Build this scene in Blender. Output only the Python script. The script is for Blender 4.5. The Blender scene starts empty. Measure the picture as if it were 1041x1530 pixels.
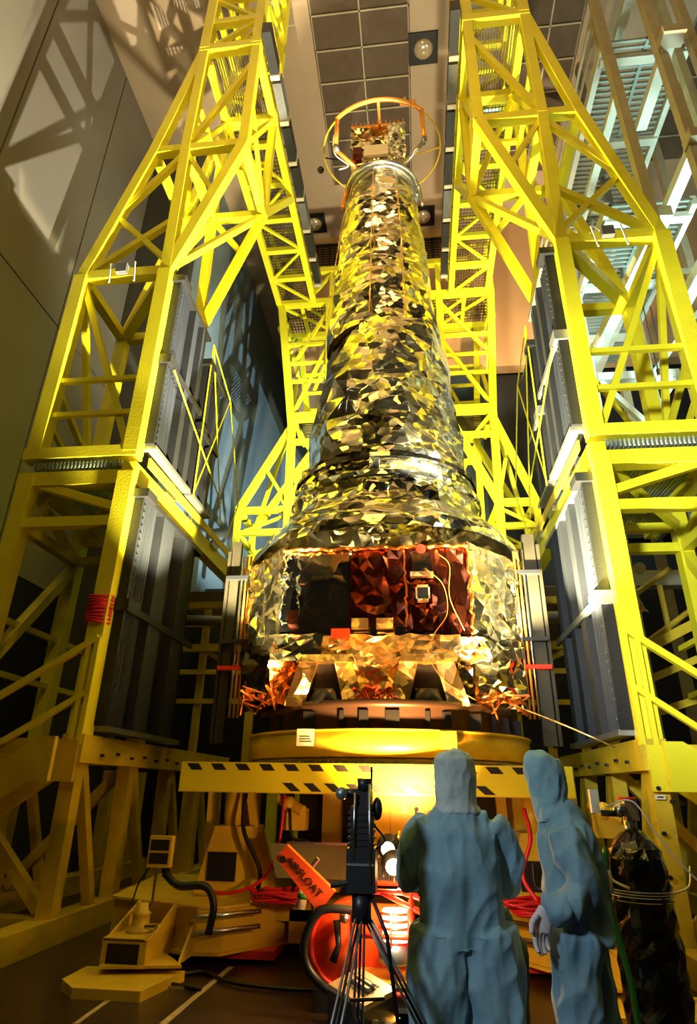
import bpy, bmesh, math, random
import numpy as np
from mathutils import Vector, Matrix, noise
random.seed(7)
S = bpy.context.scene
COL = S.collection
PI = math.pi
# ---------------------------------------------------------------- camera
F_PX, CX, CY = 905.0, 520.5, 765.0
def _n(v): return v/np.linalg.norm(v)
_dy = _n(np.array([630-CX, -(1180-CY), -F_PX]))
_dz = _n(np.array([556-CX, 1210+CY, -F_PX])); _dz = _n(_dz-_dy*_dz.dot(_dy))
_dx = np.cross(_dy, _dz)
RW = np.array([_dx, _dy, _dz]); CAM = np.array([0, 0, 1.5])
def P(px, py, X=None, Y=None, Z=None):
    """world point on a known real plane (X, Y or Z) seen at photo pixel px,py"""
    d = RW@np.array([px-CX, -(py-CY), -F_PX])
    t = (X-CAM[0])/d[0] if X is not None else (Y-CAM[1])/d[1] if Y is not None else (Z-CAM[2])/d[2]
    return Vector(CAM+t*d)
cam = bpy.data.cameras.new('camera'); co = bpy.data.objects.new('camera', cam); COL.objects.link(co)
M4 = Matrix([list(RW[0])+[0], list(RW[1])+[0], list(RW[2])+[1.5], [0, 0, 0, 1]])
co.matrix_world = M4
cam.sensor_fit = 'VERTICAL'; cam.sensor_height = 36; cam.sensor_width = 36*1041/1530
cam.lens = 36*F_PX/1530; cam.clip_start = .05; cam.clip_end = 200
S.camera = co
# ---------------------------------------------------------------- world, light, exposure
S.view_settings.view_transform = 'Standard'; S.view_settings.look = 'None'
S.view_settings.exposure = 0.25; S.view_settings.gamma = 1; S.view_settings.use_curve_mapping = False
w = bpy.data.worlds.new('hall_air'); S.world = w; w.use_nodes = True
w.node_tree.nodes['Background'].inputs[0].default_value = (.30, .26, .20, 1)
w.node_tree.nodes['Background'].inputs[1].default_value = .035
def light(name, kind, loc, target, energy, color, size=.3, angle=100, blend=.6):
    l = bpy.data.lights.new(name, kind); o = bpy.data.objects.new(name, l); COL.objects.link(o)
    l.energy = energy; l.color = color; o.location = loc
    if target is not None: o.rotation_euler = (Vector(target)-Vector(loc)).to_track_quat('-Z', 'Y').to_euler()
    if kind == 'AREA': l.shape = 'SQUARE'; l.size = size
    else: l.shadow_soft_size = size
    if kind == 'SPOT': l.spot_size = math.radians(angle); l.spot_blend = blend
    return o
# unseen side spot, then yellow flood lamps at the foot of the towers, thrown up at the steelwork
light('side_shadow_spot', 'SPOT', (1.4, 6.6, 4.8), (-6.4, 8.6, 14.0), 11500, (1, .95, .72), .04, 66, .35)  # unseen spot with no fixture, added to throw truss shadows on the left wall
light('flood_left', 'SPOT', (-1.7, 6.75, 2.15), (-4.4, 8.4, 11.8), 12500, (1, .88, .50), .05, 60, .4)
light('flood_right', 'SPOT', (.85, 6.75, 2.15), (2.9, 8.6, 11.4), 15000, (1, .90, .52), .05, 68, .4)
# orange flood lamp close in front of the spacecraft
light('flood_centre', 'SPOT', (-.10, 5.75, 1.22), (-.35, 7.6, 3.1), 1500, (1, .52, .16), .10, 88, .8)
# unseen cool lights: behind the photographer and up at the right side bay
light('cool_key', 'SPOT', (-1.6, -1.2, 3.4), (4.0, 7.0, 4.9), 4600, (.84, .95, 1), .30, 52, .7)
light('cool_people_fill', 'SPOT', (-2.3, .2, 3.2), (.6, 3.8, 1.1), 300, (.76, .90, 1), .25, 46, .8)  # extra fill added to brighten the people
light('cool_high_right', 'AREA', (6.6, 9.0, 9.0), (5.9, 11.0, 16.0), 520, (.68, 1, .90), 1.4)
light('cool_side_bay', 'SPOT', (1.9, 10.8, 6.0), (-6.4, 18.0, 12.0), 7000, (.62, .86, 1), .04, 50, .4)
light('rear_flood', 'SPOT', (.9, 10.7, 5.6), (-1.2, 15.0, 12.8), 4600, (1, .92, .60), .2, 108, .6)
light('hall_warm', 'AREA', (-.7, 3.0, 12.0), (-.7, 13.0, 20.0), 140, (1, .62, .32), 3.0)
light('front_foil_fill', 'AREA', (-1.2, -2.4, 13.0), (-.4, 8.4, 9.5), 200, (1, .76, .12), 3.6)  # unseen yellow area light added to put yellow patches in the foil
light('back_wall_spot', 'SPOT', (2.9, 11.2, 12.0), (3.6, 16.8, 17.0), 2200, (1, .72, .42), .08, 75, .5)  # unseen warm spot added to brighten the upper back wall
# ---------------------------------------------------------------- materials
def mat(name, col, rough=.5, metal=0, bump=0, bscale=8, var=0, vscale=3, emit=None, es=0, alpha=None, coat=0, stretch=None, spec=None, vor=False, col2=None):
    m = bpy.data.materials.new(name); m.use_nodes = True; nt = m.node_tree; N = nt.nodes; L = nt.links
    b = N['Principled BSDF']
    b.inputs['Base Color'].default_value = (*col, 1); b.inputs['Roughness'].default_value = rough; b.inputs['Metallic'].default_value = metal
    if spec is not None: b.inputs['Specular IOR Level'].default_value = spec
    if coat: b.inputs['Coat Weight'].default_value = coat
    if emit: b.inputs['Emission Color'].default_value = (*emit, 1); b.inputs['Emission Strength'].default_value = es
    if alpha is not None: b.inputs['Transmission Weight'].default_value = alpha
    tc = N.new('ShaderNodeTexCoord'); vec = tc.outputs['Object']
    if stretch:
        mp = N.new('ShaderNodeMapping'); mp.inputs['Scale'].default_value = stretch; L.new(vec, mp.inputs[0]); vec = mp.outputs[0]
    if var:
        t = N.new('ShaderNodeTexNoise'); t.inputs['Scale'].default_value = vscale; t.inputs['Detail'].default_value = 5; L.new(vec, t.inputs['Vector'])
        r = N.new('ShaderNodeMapRange'); r.inputs[1].default_value = .3; r.inputs[2].default_value = .7; L.new(t.outputs[0], r.inputs[0])
        mx = N.new('ShaderNodeMix'); mx.data_type = 'RGBA'
        c2 = col2 if col2 else tuple(c*(1-var) for c in col)
        mx.inputs[6].default_value = (*col, 1); mx.inputs[7].default_value = (*c2, 1)
        L.new(r.outputs[0], mx.inputs[0]); L.new(mx.outputs[2], b.inputs['Base Color'])
    if bump:
        t = N.new('ShaderNodeTexVoronoi' if vor else 'ShaderNodeTexNoise'); t.inputs['Scale'].default_value = bscale
        if not vor: t.inputs['Detail'].default_value = 4
        L.new(vec, t.inputs['Vector'])
        bp = N.new('ShaderNodeBump'); bp.inputs['Strength'].default_value = bump; bp.inputs['Distance'].default_value = .03
        L.new(t.outputs[0], bp.inputs['Height']); L.new(bp.outputs[0], b.inputs['Normal'])
    return m
YEL = mat('yellow_paint', (.84, .74, .02), .38, var=.12, vscale=2.5, bump=.05, bscale=40)
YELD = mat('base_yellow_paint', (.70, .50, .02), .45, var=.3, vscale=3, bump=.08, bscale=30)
OCH = mat('ochre_stand_paint', (.72, .50, .03), .42, var=.2, vscale=4)
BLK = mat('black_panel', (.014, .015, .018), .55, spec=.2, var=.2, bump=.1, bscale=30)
FIN = mat('finned_panel_grey', (.034, .038, .046), .6, spec=.15, metal=.0, var=.3, vscale=6, stretch=(1, 18, .15), bump=.6, bscale=5)
GRY = mat('grey_metal', (.30, .31, .31), .4, metal=.7, var=.2)
STEEL = mat('bare_steel', (.55, .55, .52), .3, metal=1, bump=.1, bscale=20)
DARK = mat('dark_metal', (.02, .02, .022), .4, metal=.3)
BLACK = mat('black_rubber', (.006, .006, .007), .45)
WALLL = mat('grey_wall_paint', (.20, .18, .15), .42, var=.12, vscale=.7)
WALLT = mat('blue_grey_wall_paint', (.24, .31, .33), .5, var=.12, vscale=.5)
CEIL = mat('ceiling_beige', (.50, .36, .24), .6, var=.15, vscale=.6)
CEILD = mat('acoustic_tile_brown', (.13, .085, .055), .8, bump=.3, bscale=30, var=.2)
BACKW = mat('upper_back_wall', (.60, .36, .17), .6, var=.1, vscale=.8)
FLOOR = mat('dark_brown_floor', (.030, .020, .014), .28, var=.5, vscale=2, bump=.03, bscale=12)
TAPE = mat('floor_tape', (.42, .34, .20), .6, var=.3, vscale=10)
def foil(name, col, rough, s1, k1, s2, k2, st=(1, 1, 1)):
    """crumpled metallised film: every cell of a Voronoi pattern is tilted its own way, at two scales"""
    m = bpy.data.materials.new(name); m.use_nodes = True; N = m.node_tree.nodes; L = m.node_tree.links; b = N['Principled BSDF']
    b.inputs['Base Color'].default_value = (*col, 1); b.inputs['Metallic'].default_value = 1; b.inputs['Roughness'].default_value = rough
    tc = N.new('ShaderNodeTexCoord'); mp = N.new('ShaderNodeMapping'); mp.inputs['Scale'].default_value = st; L.new(tc.outputs['Object'], mp.inputs[0])
    ns = N.new('ShaderNodeTexNoise'); ns.inputs['Scale'].default_value = 1.3; L.new(mp.outputs[0], ns.inputs['Vector'])
    wv = N.new('ShaderNodeVectorMath'); wv.operation = 'MULTIPLY_ADD'; wv.inputs[1].default_value = (.35, .35, .35); L.new(ns.outputs['Color'], wv.inputs[0]); L.new(mp.outputs[0], wv.inputs[2])
    tot = None
    for s_, k in ((s1, k1), (s2, k2)):
        v = N.new('ShaderNodeTexVoronoi'); v.inputs['Scale'].default_value = s_; L.new(wv.outputs[0], v.inputs['Vector'])
        d = N.new('ShaderNodeVectorMath'); d.operation = 'SUBTRACT'; L.new(wv.outputs[0], d.inputs[0]); L.new(v.outputs['Position'], d.inputs[1])
        c = N.new('ShaderNodeVectorMath'); c.operation = 'SUBTRACT'; L.new(v.outputs['Color'], c.inputs[0]); c.inputs[1].default_value = (.5, .5, .5)
        q = N.new('ShaderNodeVectorMath'); q.operation = 'DOT_PRODUCT'; L.new(d.outputs[0], q.inputs[0]); L.new(c.outputs[0], q.inputs[1])
        g = N.new('ShaderNodeMath'); g.operation = 'MULTIPLY'; g.inputs[1].default_value = k; L.new(q.outputs['Value'], g.inputs[0])
        if tot is None: tot = g.outputs[0]
        else:
            ad = N.new('ShaderNodeMath'); L.new(tot, ad.inputs[0]); L.new(g.outputs[0], ad.inputs[1]); tot = ad.outputs[0]
    bp = N.new('ShaderNodeBump'); bp.inputs['Strength'].default_value = 1; bp.inputs['Distance'].default_value = 1
    L.new(tot, bp.inputs['Height']); L.new(bp.outputs[0], b.inputs['Normal'])
    return m
SILV = foil('silver_foil', (.92, .80, .46), .15, 1.6, .50, 6, .42, (1, 1, 1.5))
SILF = foil('crumpled_silver_foil', (.84, .86, .74), .2, 4, .6, 10, .5)
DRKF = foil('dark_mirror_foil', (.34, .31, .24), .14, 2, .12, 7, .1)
COPF = foil('copper_foil', (.16, .035, .014), .22, 1.6, .16, 5, .10)
GOLF = foil('gold_foil', (1, .66, .26), .36, 5, .8, 12, .4)
ORNF = foil('orange_foil', (.80, .24, .05), .36, 8, .8, 18, .5)
HOOPM = mat('orange_tube', (.80, .34, .06), .35, metal=.5)
RED = mat('red_paint', (.75, .035, .01), .35, var=.2)
ORG = mat('orange_red_paint', (.95, .10, .02), .35, var=.15)
REDC = mat('red_cable', (.62, .01, .02), .4)
WHT = mat('white_steel_paint', (.66, .68, .60), .45, var=.15)
CREAM = mat('cream_steel_paint', (.52, .44, .30), .5, var=.2)
TEAL = mat('galvanised_grating', (.30, .36, .33), .4, metal=.4)
SUIT = mat('blue_cleanroom_cloth', (.20, .36, .46), .8, var=.25, vscale=5, bump=.35, bscale=9)
SUIT2 = mat('pale_cleanroom_hood', (.42, .50, .50), .8, var=.2, vscale=8, bump=.4, bscale=14)
SUIT3 = mat('blue_cleanroom_hood', (.26, .46, .54), .8, var=.2, vscale=8, bump=.4, bscale=14)
GLOVE = mat('white_glove', (.62, .56, .62), .7)
WRAP = mat('black_plastic_wrap', (.008, .008, .012), .14, bump=.5, bscale=8, coat=.3, spec=.4)
GREEN = mat('green_hose', (.02, .22, .05), .4)
PLATE = mat('white_plate', (.75, .68, .55), .5)
LAMPW = mat('lamp_glow_warm', (1, .8, .5), .5, emit=(1, .62, .25), es=22)
LAMPD = mat('lamp_glow_dim', (1, .8, .5), .5, emit=(1, .62, .30), es=7)
DOME = mat('ceiling_lamp_glass', (.55, .42, .28), .15, metal=.4, bump=.3, bscale=5)
SKIN = mat('grating_dark', (.10, .075, .03), .5, metal=.3)
INK = mat('black_ink', (.012, .008, .005), .6)
# ---------------------------------------------------------------- mesh helpers
class MB:
    def __init__(s): s.v = []; s.f = []; s.mi = []; s.cur = 0
    def add(s, vs, fs):
        o = len(s.v); s.v += [tuple(v) for v in vs]; s.f += [tuple(i+o for i in f) for f in fs]; s.mi += [s.cur]*len(fs); return s
    def box(s, a, b):
        x0, y0, z0 = (min(a[i], b[i]) for i in range(3)); x1, y1, z1 = (max(a[i], b[i]) for i in range(3))
        return s.add([(x0,y0,z0),(x1,y0,z0),(x1,y1,z0),(x0,y1,z0),(x0,y0,z1),(x1,y0,z1),(x1,y1,z1),(x0,y1,z1)],
                     [(0,3,2,1),(4,5,6,7),(0,1,5,4),(1,2,6,5),(2,3,7,6),(3,0,4,7)])
    def bar(s, a, b, w=.1, h=None):
        a = Vector(a); b = Vector(b); h = w if h is None else h
        d = (b-a).normalized()
        up = Vector((0, 1, 0)) if abs(d.y) < .8 else Vector((0, 0, 1))
        x = d.cross(up).normalized(); y = x.cross(d).normalized()
        vs = []
        for p in (a, b):
            for i, j in ((-1,-1),(1,-1),(1,1),(-1,1)): vs.append(p+x*(i*w/2)+y*(j*h/2))
        return s.add(vs, [(0,1,2,3)[::-1],(4,5,6,7),(0,1,5,4),(1,2,6,5),(2,3,7,6),(3,0,4,7)])
    def tube(s, pts, r=.02, seg=8, cap=True):
        pts = [Vector(p) for p in pts]; n = len(pts); rs = r if hasattr(r, '__len__') else [r]*n
        rings = []; prev = None
        for i, p in enumerate(pts):
            d = (pts[min(i+1, n-1)]-pts[max(i-1, 0)])
            d = d.normalized() if d.length > 1e-9 else Vector((0, 0, 1))
            if prev is None:
                ref = Vector((0, 0, 1)) if abs(d.z) < .9 else Vector((0, 1, 0)); x = d.cross(ref).normalized()
            else:
                x = prev-d*prev.dot(d); x = x.normalized() if x.length > 1e-6 else d.orthogonal().normalized()
            prev = x; y = d.cross(x)
            rx, ry = rs[i] if hasattr(rs[i], '__len__') else (rs[i], rs[i])
            rings.append([p+x*(math.cos(2*PI*k/seg)*rx)+y*(math.sin(2*PI*k/seg)*ry) for k in range(seg)])
        vs = [v for rg in rings for v in rg]; fs = []
        for i in range(n-1):
            for k in range(seg):
                k2 = (k+1) % seg; fs.append((i*seg+k, i*seg+k2, (i+1)*seg+k2, (i+1)*seg+k))
        if cap: fs += [tuple(range(seg))[::-1], tuple((n-1)*seg+k for k in range(seg))]
        return s.add(vs, fs)
    def lathe(s, c, prof, seg=48, closed=False):
        c = Vector(c); vs = []; fs = []; n = len(prof)
        for r, z in prof:
            for k in range(seg): vs.append(c+Vector((r*math.cos(2*PI*k/seg), r*math.sin(2*PI*k/seg), z)))
        for i in range(n if closed else n-1):
            j = (i+1) % n
            for k in range(seg): fs.append((i*seg+k, i*seg+(k+1) % seg, j*seg+(k+1) % seg, j*seg+k))
        if not closed: fs += [tuple(range(seg))[::-1], tuple((n-1)*seg+k for k in range(seg))]
        return s.add(vs, fs)
    def prism(s, poly, vec):
        n = len(poly); vec = Vector(vec); a = [Vector(p) for p in poly]
        return s.add(a+[p+vec for p in a], [tuple(range(n))[::-1], tuple(range(n, 2*n))]+[(i, (i+1) % n, n+(i+1) % n, n+i) for i in range(n)])
    def sphere(s, c, r, seg=16, rings=10, sc=(1, 1, 1)):
        pr = []; c = Vector(c); vs = []; fs = []
        for i in range(rings+1):
            t = PI*(i+.001)/(rings+.002)
            for k in range(seg): vs.append(c+Vector((r*math.sin(t)*math.cos(2*PI*k/seg)*sc[0], r*math.sin(t)*math.sin(2*PI*k/seg)*sc[1], -r*math.cos(t)*sc[2])))
        for i in range(rings):
            for k in range(seg): fs.append((i*seg+k, i*seg+(k+1) % seg, (i+1)*seg+(k+1) % seg, (i+1)*seg+k))
        fs += [tuple(range(seg))[::-1], tuple(rings*seg+k for k in range(seg))]
        return s.add(vs, fs)
def mesh(name, mb, mats, smooth=False):
    me = bpy.data.meshes.new(name); me.from_pydata(mb.v, [], mb.f)
    mats = mats if isinstance(mats, (list, tuple)) else [mats]
    for m in mats: me.materials.append(m)
    if len(mats) > 1: me.polygons.foreach_set('material_index', mb.mi)
    bm = bmesh.new(); bm.from_mesh(me); bmesh.ops.recalc_face_normals(bm, faces=bm.faces); bm.to_mesh(me); bm.free()
    if smooth: me.polygons.foreach_set('use_smooth', [True]*len(me.polygons))
    me.update(); return me
def part(name, mb, mats, parent=None, smooth=False, kind=None, label=None):
    o = bpy.data.objects.new(name, mesh(name, mb, mats, smooth)); COL.objects.link(o)
    if parent is not None:
        o.parent = parent; o.matrix_parent_inverse = Matrix.Translation(-world_loc(parent))
    if kind: o['kind'] = kind
    if label: o['label'] = label
    return o
def world_loc(o): return Vector(o.location) if o.type == 'EMPTY' else Vector((0, 0, 0))
def thing(name, label, cat, loc=(0, 0, 0), group=None):
    o = bpy.data.objects.new(name, None); COL.objects.link(o); o.location = loc; o.empty_display_size = .2
    o['label'] = label; o['category'] = cat
    if group: o['group'] = group
    return o
def solo(name, mb, mats, label, cat, smooth=False, group=None, kind=None):
    o = part(name, mb, mats, None, smooth, kind); o['label'] = label; o['category'] = cat
    if group: o['group'] = group
    return o
def struct(name, mb, mats, parent=None, label=None, cat=None):
    o = part(name, mb, mats, parent)
    if parent is None: o['kind'] = 'structure'
    if label: o['label'] = label
    if cat: o['category'] = cat
    return o
_jr = random.Random(99)
def B(parent, name, a, b, w=.1, h=None, m=None):
    h = w if h is None else h
    return part(name, MB().bar(a, b, w*_jr.uniform(.97, 1.04), h*_jr.uniform(.97, 1.04)), m or YEL, parent)
def arc(pts, n=8):
    """Catmull-Rom through pts"""
    pts = [Vector(p) for p in pts]; q = [2*pts[0]-pts[1]]+pts+[2*pts[-1]-pts[-2]]; out = []
    for i in range(1, len(q)-2):
        for k in range(n):
            t = k/n; a, b, c, d = q[i-1], q[i], q[i+1], q[i+2]
            out.append(.5*((2*b)+(c-a)*t+(2*a-5*b+4*c-d)*t*t+(3*b-a-3*c+d)*t**3))
    out.append(pts[-1]); return out
# ================================================================ THE HALL
struct('floor', MB().box((-10, -3, -.12), (12.5, 27, 0)), FLOOR, label='dark brown shiny hall floor', cat='floor')
struct('ceiling', MB().box((-10, -3, 21.12), (12.5, 27, 21.4)), CEIL, label='beige hall ceiling with recessed tile strips', cat='ceiling')
ceil_o = bpy.data.objects['ceiling']
def slab_strip(x0, x1, y0, y1, m=CEIL): part('panel', MB().box((x0, y0, 21.0), (x1, y1, 21.12)), m, ceil_o)
slab_strip(-10, -2.42, -3, 27); slab_strip(.30, 3.36, -3, 27); slab_strip(5.1, 8.2, -3, 27); slab_strip(-2.42, .30, 14.6, 27)
for (x0, x1) in ((-2.40, .28), (3.38, 5.08), (8.22, 11.5)):
    nx = 2 if x1-x0 < 3 else 3
    yy = 4.0
    while yy < 14.4:
        for i in range(nx):
            a = x0+(x1-x0)*i/nx+.02; b = x0+(x1-x0)*(i+1)/nx-.02
            part('tile', MB().box((a, yy+.02, 21.04), (b, yy+.86, 21.10)), CEILD, ceil_o)
        yy += .9
t = MB()
for (x0, x1) in ((-2.42, .30), (3.36, 5.1), (8.2, 11.6)):
    nx = 2 if x1-x0 < 3 else 3
    for i in range(nx+1): x = x0+(x1-x0)*i/nx; t.box((x-.02, 4, 21.0), (x+.02, 14.5, 21.05))
    yy = 4.0
    while yy < 14.6: t.box((x0, yy-.02, 21.0), (x1, yy+.02, 21.05)); yy += .9
part('tile_grid', t, CREAM, ceil_o)
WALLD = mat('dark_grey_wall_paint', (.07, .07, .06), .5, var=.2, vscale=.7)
# left wall in big sheets with open joints
wl = struct('wall_left', MB().box((-8.6, -3, 0), (-8.28, 12.8, 21)), DARK, label='grey left wall of tall sheets with thin dark joints', cat='wall')
ys = [-3, 1.2, 4.3, 7.4, 10.36, 12.8]; zs = [0, 5.4, 11.3, 21]
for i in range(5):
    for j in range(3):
        part('panel', MB().box((-8.30, ys[i]+.02, zs[j]+.02), (-8.2, ys[i+1]-.02, zs[j+1]-.02)), WALLL if j else BLK, wl)  # bottom row is black to stand in for the darkness low on the wall
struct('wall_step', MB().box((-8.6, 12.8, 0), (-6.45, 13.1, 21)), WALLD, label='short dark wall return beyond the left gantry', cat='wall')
wf = struct('wall_far_left', MB().box((-6.8, 13.1, 0), (-6.50, 26, 21)), DARK, label='blue grey wall behind the left gantry catching truss shadows', cat='wall')
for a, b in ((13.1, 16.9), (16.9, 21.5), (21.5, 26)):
    for c, d in ((0, 6.2), (6.2, 11.5), (11.5, 21)): part('panel', MB().box((-6.51, a+.02, c+.02), (-6.45, b-.02, d-.02)), WALLT if c else BLK, wf)  # lowest panels coloured black in place of the shade down there
struct('wall_upper_back', MB().box((-4.2, 16.8, 14.4), (12.4, 17.2, 21)), BACKW, label='warm lit upper back wall above the dark opening', cat='wall')
struct('wall_upper_side', MB().box((-4.2, 17.2, 14.4), (-3.9, 26, 21)), BACKW, label='inner side face of the upper back wall', cat='wall')
wb = struct('wall_back', MB().box((-6.8, 26, 0), (12.5, 26.3, 21)), WALLT, label='distant blue grey back wall of the hall', cat='wall')
struct('dark_opening_sheet', MB().box((2.35, 17.3, 0), (12.4, 17.5, 14.4)), DARK, label='black sheet standing in for the dark opening under the upper back wall', cat='wall')  # black sheet put in for the dark of the open bay
struct('wall_right', MB().box((12.0, -3, 0), (12.3, 26, 21)), WALLL, label='right wall of the hall beyond the service platform', cat='wall')
struct('low_dark_sheet', MB().box((-6.4, 17.3, 0), (2.3, 17.5, 7.0)), DARK, label='black sheet standing in for the darkness low behind the rear towers', cat='wall')  # black backdrop in place of the darkness low down
# floor tape
def tape(a, b, w_, lab):
    solo('floor_tape', MB().bar(a, b, w_, .004), TAPE, lab, 'tape')
tape(P(112, 1530, Z=.004), P(185, 1478, Z=.004), .035, 'tan floor tape line nearest the lower left corner')
tape(P(243, 1530, Z=.004), P(345, 1445, Z=.004), .05, 'wide tan floor tape running towards the red pad')
tape(P(235, 1476, Z=.005), P(300, 1479, Z=.005), .035, 'short cross piece of tan floor tape by the jack foot')
# upper back wall grilles, ceiling downlights
def grille(x0, x1, z0, z1, lab):
    g = thing('ventilation_grille', lab, 'grille', ((x0+x1)/2, 16.72, z0))
    part('frame', MB().box((x0, 16.74, z1-.1), (x1, 16.80, z1)).box((x0, 16.74, z0), (x1, 16.80, z0+.1)).box((x0, 16.74, z0), (x0+.1, 16.80, z1)).box((x1-.1, 16.74, z0), (x1, 16.80, z1)).box(((x0+x1)/2-.15, 16.74, z0), ((x0+x1)/2-.05, 16.80, z1)), DARK, g)
    part('backing', MB().box((x0, 16.79, z0), (x1, 16.8, z1)), HOOPM, g)
    s = MB(); z = z0+.15
    while z < z1-.1: s.box((x0+.1, 16.73, z), (x1-.1, 16.77, z+.035)); z += .13
    x = x0+.2
    while x < x1-.1: s.box((x, 16.73, z0+.1), (x+.03, 16.77, z1-.1)); x += .22
    part('grid', s, DARK, g, kind='stuff')
grille(-3.55, -1.95, 19.25, 20.6, 'dark ventilation grille high on the wall left of the telescope top')
grille(.55, 1.75, 19.3, 20.5, 'dark ventilation grille high on the wall right of the telescope top')
def downlight(px, py, lab):
    c = P(px, py, Z=21.0); g = thing('ceiling_downlight', lab, 'light', c)
    s = .42
    part('housing', MB().box((c.x-s, c.y-s, 20.93), (c.x+s, c.y+s, 21.0)), DARK, g)
    part('lamp_dome', MB().sphere((c.x, c.y, 20.93), .28, 20, 10, (1, 1, .5)), DOME, g, True)
    part('bulb', MB().sphere((c.x, c.y, 20.77), .05), PLATE, g, True)
downlight(632, 71, 'round ceiling lamp in a dark square, topmost in the photo')
downlight(632, 322, 'round ceiling lamp in a dark square right beside the telescope tube')
downlight(470, 333, 'round ceiling lamp in a dark square left of the telescope tube')
# ================================================================ GANTRY TOWERS
X0 = -.76; FY, RY = 7.0, 8.5
UI, UO, UJ, UM, U3 = 3.12, 4.56, 2.10, 3.18, 3.79
Z0, ZA, Z1, Z2, Z3, Z4 = 2.0, 4.68, 5.6, 9.12, 12.15, 15.2
def tower(s, lab):
    T = thing('gantry_tower', lab, 'gantry', (X0+s*3.8, 7.7, 0), 'yellow steel gantry towers')
    def p(u, y, z): return (X0+s*u, y, z)
    def b(n, a, c, w_=.1, h=None, m=None): return B(T, n, p(*a), p(*c), w_, h, m)
    m_ = YEL
    # columns
    for (u, y) in ((UO, FY), (UI, FY), (UO, RY), (UI, RY)):
        wid = .21 if y == FY else .19
        b('column', (u, y, Z0), (u, y, Z1-.2), wid)
        b('column', (u, y, Z1+.12), (u, y, Z2), wid)
    # lower bay
    b('beam', (UO, FY, ZA), (UI, FY, ZA), .14); b('beam', (UO, RY, ZA), (UI, RY, ZA), .13)
    b('beam', (UO, FY, ZA), (UO, RY, ZA), .14)
    b('brace', (UO, FY, 5.32), (UI, FY, 4.86), .11); b('brace', (UO, FY, 5.32), (UO, RY, ZA), .10)
    b('brace', (UI, FY, 5.35), (UO, RY, 5.0), .10); b('beam', (UO, RY, 5.0), (UI, RY, 5.0), .12)
    b('brace', (UO, RY, 4.6), (UO, FY, 2.75), .13)
    for z in (3.42, 2.76): b('beam', (UO, FY, z), (UO, RY+.8, z), .07)
    # middle bay
    for z in (7.03, 6.42): b('guard_rail', (UO, FY, z), (UI, FY, z), .075)
    b('brace', (UO-.03, FY+.05, 9.0), (UI+.1, FY+.05, 5.8), .09)
    b('brace', (UO, FY+.1, 9.0), (UO, RY, 5.7), .09)
    b('brace', (UO, FY, 7.0), (UO, RY, 6.2), .08); b('brace', (UO, FY, 6.4), (UO, RY, 5.7), .07)
    b('beam', (UO, FY, Z2), (UI, FY, Z2), .17); b('beam', (UO, FY, Z2), (UO, RY, Z2), .16)
    b('beam', (UO, RY, Z2), (UI, RY, Z2), .16); b('beam', (UI, FY, Z2), (UI-.05, RY, Z2), .13, m=GRY)
    b('brace', (UI, FY, Z2), (UO, RY, Z2), .17); b('brace', (UI, RY, 9.0), (UO, RY, 6.0), .06)
    # upper tapering bays
    for y in (FY, RY):
        wd = .17 if y == FY else .15
        b('rafter', (UO, y, Z2), (U3, y, Z3), wd); b('rafter', (U3, y, Z3), (UM, y, Z4), wd)
        b('rafter', (UI, y, Z2), (UM, y, Z3), wd); b('rafter', (UM, y, Z3), (UM, y, Z4), wd)
        b('rafter', (UI, y, Z2), (UJ, y, Z3), wd); b('column', (UJ, y, Z3), (UJ, y, Z4), wd)
        b('beam', (U3, y, Z3), (UJ, y, Z3), .16); b('beam', (UM+.1, y, Z4), (UJ-.1, y, Z4), .19)
    for u, z in ((U3, Z3), (UM, Z3), (UJ, Z3), (UM, Z4), (UJ, Z4)): b('beam', (u, FY, z), (u, RY, z), .15)
    um = (UO+U3)/2+.03
    b('brace', (UO-.1, FY, Z2+.12), (UI+.02, FY, 10.35), .10); b('brace', (um, FY, 10.55), (UM, FY, Z3-.1), .10)
    b('brace', (um, FY, 10.5), (UI, FY, 9.35), .09)
    b('brace', (UM, FY, Z3-.05), ((UI+UJ)/2-.1, FY, 10.9), .08)
    b('brace', (UM, FY, Z3+.1), (UJ, FY, Z4-.5), .10)
    b('brace', (UI-.02, FY, Z2+.1), (UJ, RY, Z3), .11); b('brace', (UM, RY, Z3), (UI, FY, Z2+.1), .11)
    b('brace', (UM, RY, Z3), ((UI+UJ)/2-.15, RY, 11.1), .10); b('brace', (UI, RY, Z2+.1), (UM, RY, Z3), .15)
    b('brace', (UM, RY, Z3), (U3, RY, Z3+.0), .12); b('brace', (UM, RY, Z3), (UO-.2, RY, 10.0), .09)
    b('brace', (UJ, RY, Z3), (UM, RY, Z4), .10); b('brace', (UJ, FY, Z3), (UJ, RY, Z4), .10); b('brace', (UM, FY, Z4), (U3, RY, Z3), .10)
    b('brace', (UM, FY, Z3), (UM, RY, Z4), .09); b('brace', (UJ, RY, Z3), (UJ, FY, 13.7), .08); b('beam', (UM, RY, 13.7), (UJ, RY, 13.7), .09); b('beam', (UM, FY, 13.7), (UM, RY, 13.7), .09)
    # mast
    for u in (UM, UJ):
        for y in (FY, RY): b('column', (u, y, Z4), (u, y, 20.6), .19)
    for z in (16.15, 17.1, 18.4, 19.6):
        for y in (FY, RY): b('beam', (UM, y, z), (UJ, y, z), .15)
        for u in (UM, UJ): b('beam', (u, FY, z), (u, RY, z), .13)
    zz = [Z4, 16.15, 17.1, 18.4, 19.6]
    for i in range(4):
        a, c = (UM, UJ) if i % 2 == 0 else (UJ, UM)
        b('brace', (a, FY, zz[i]), (c, FY, zz[i+1]), .08); b('brace', (c, RY, zz[i]), (a, RY, zz[i+1]), .08); b('brace', (UJ, FY, zz[i]), (UJ, RY, zz[i+1]), .08)
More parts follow.
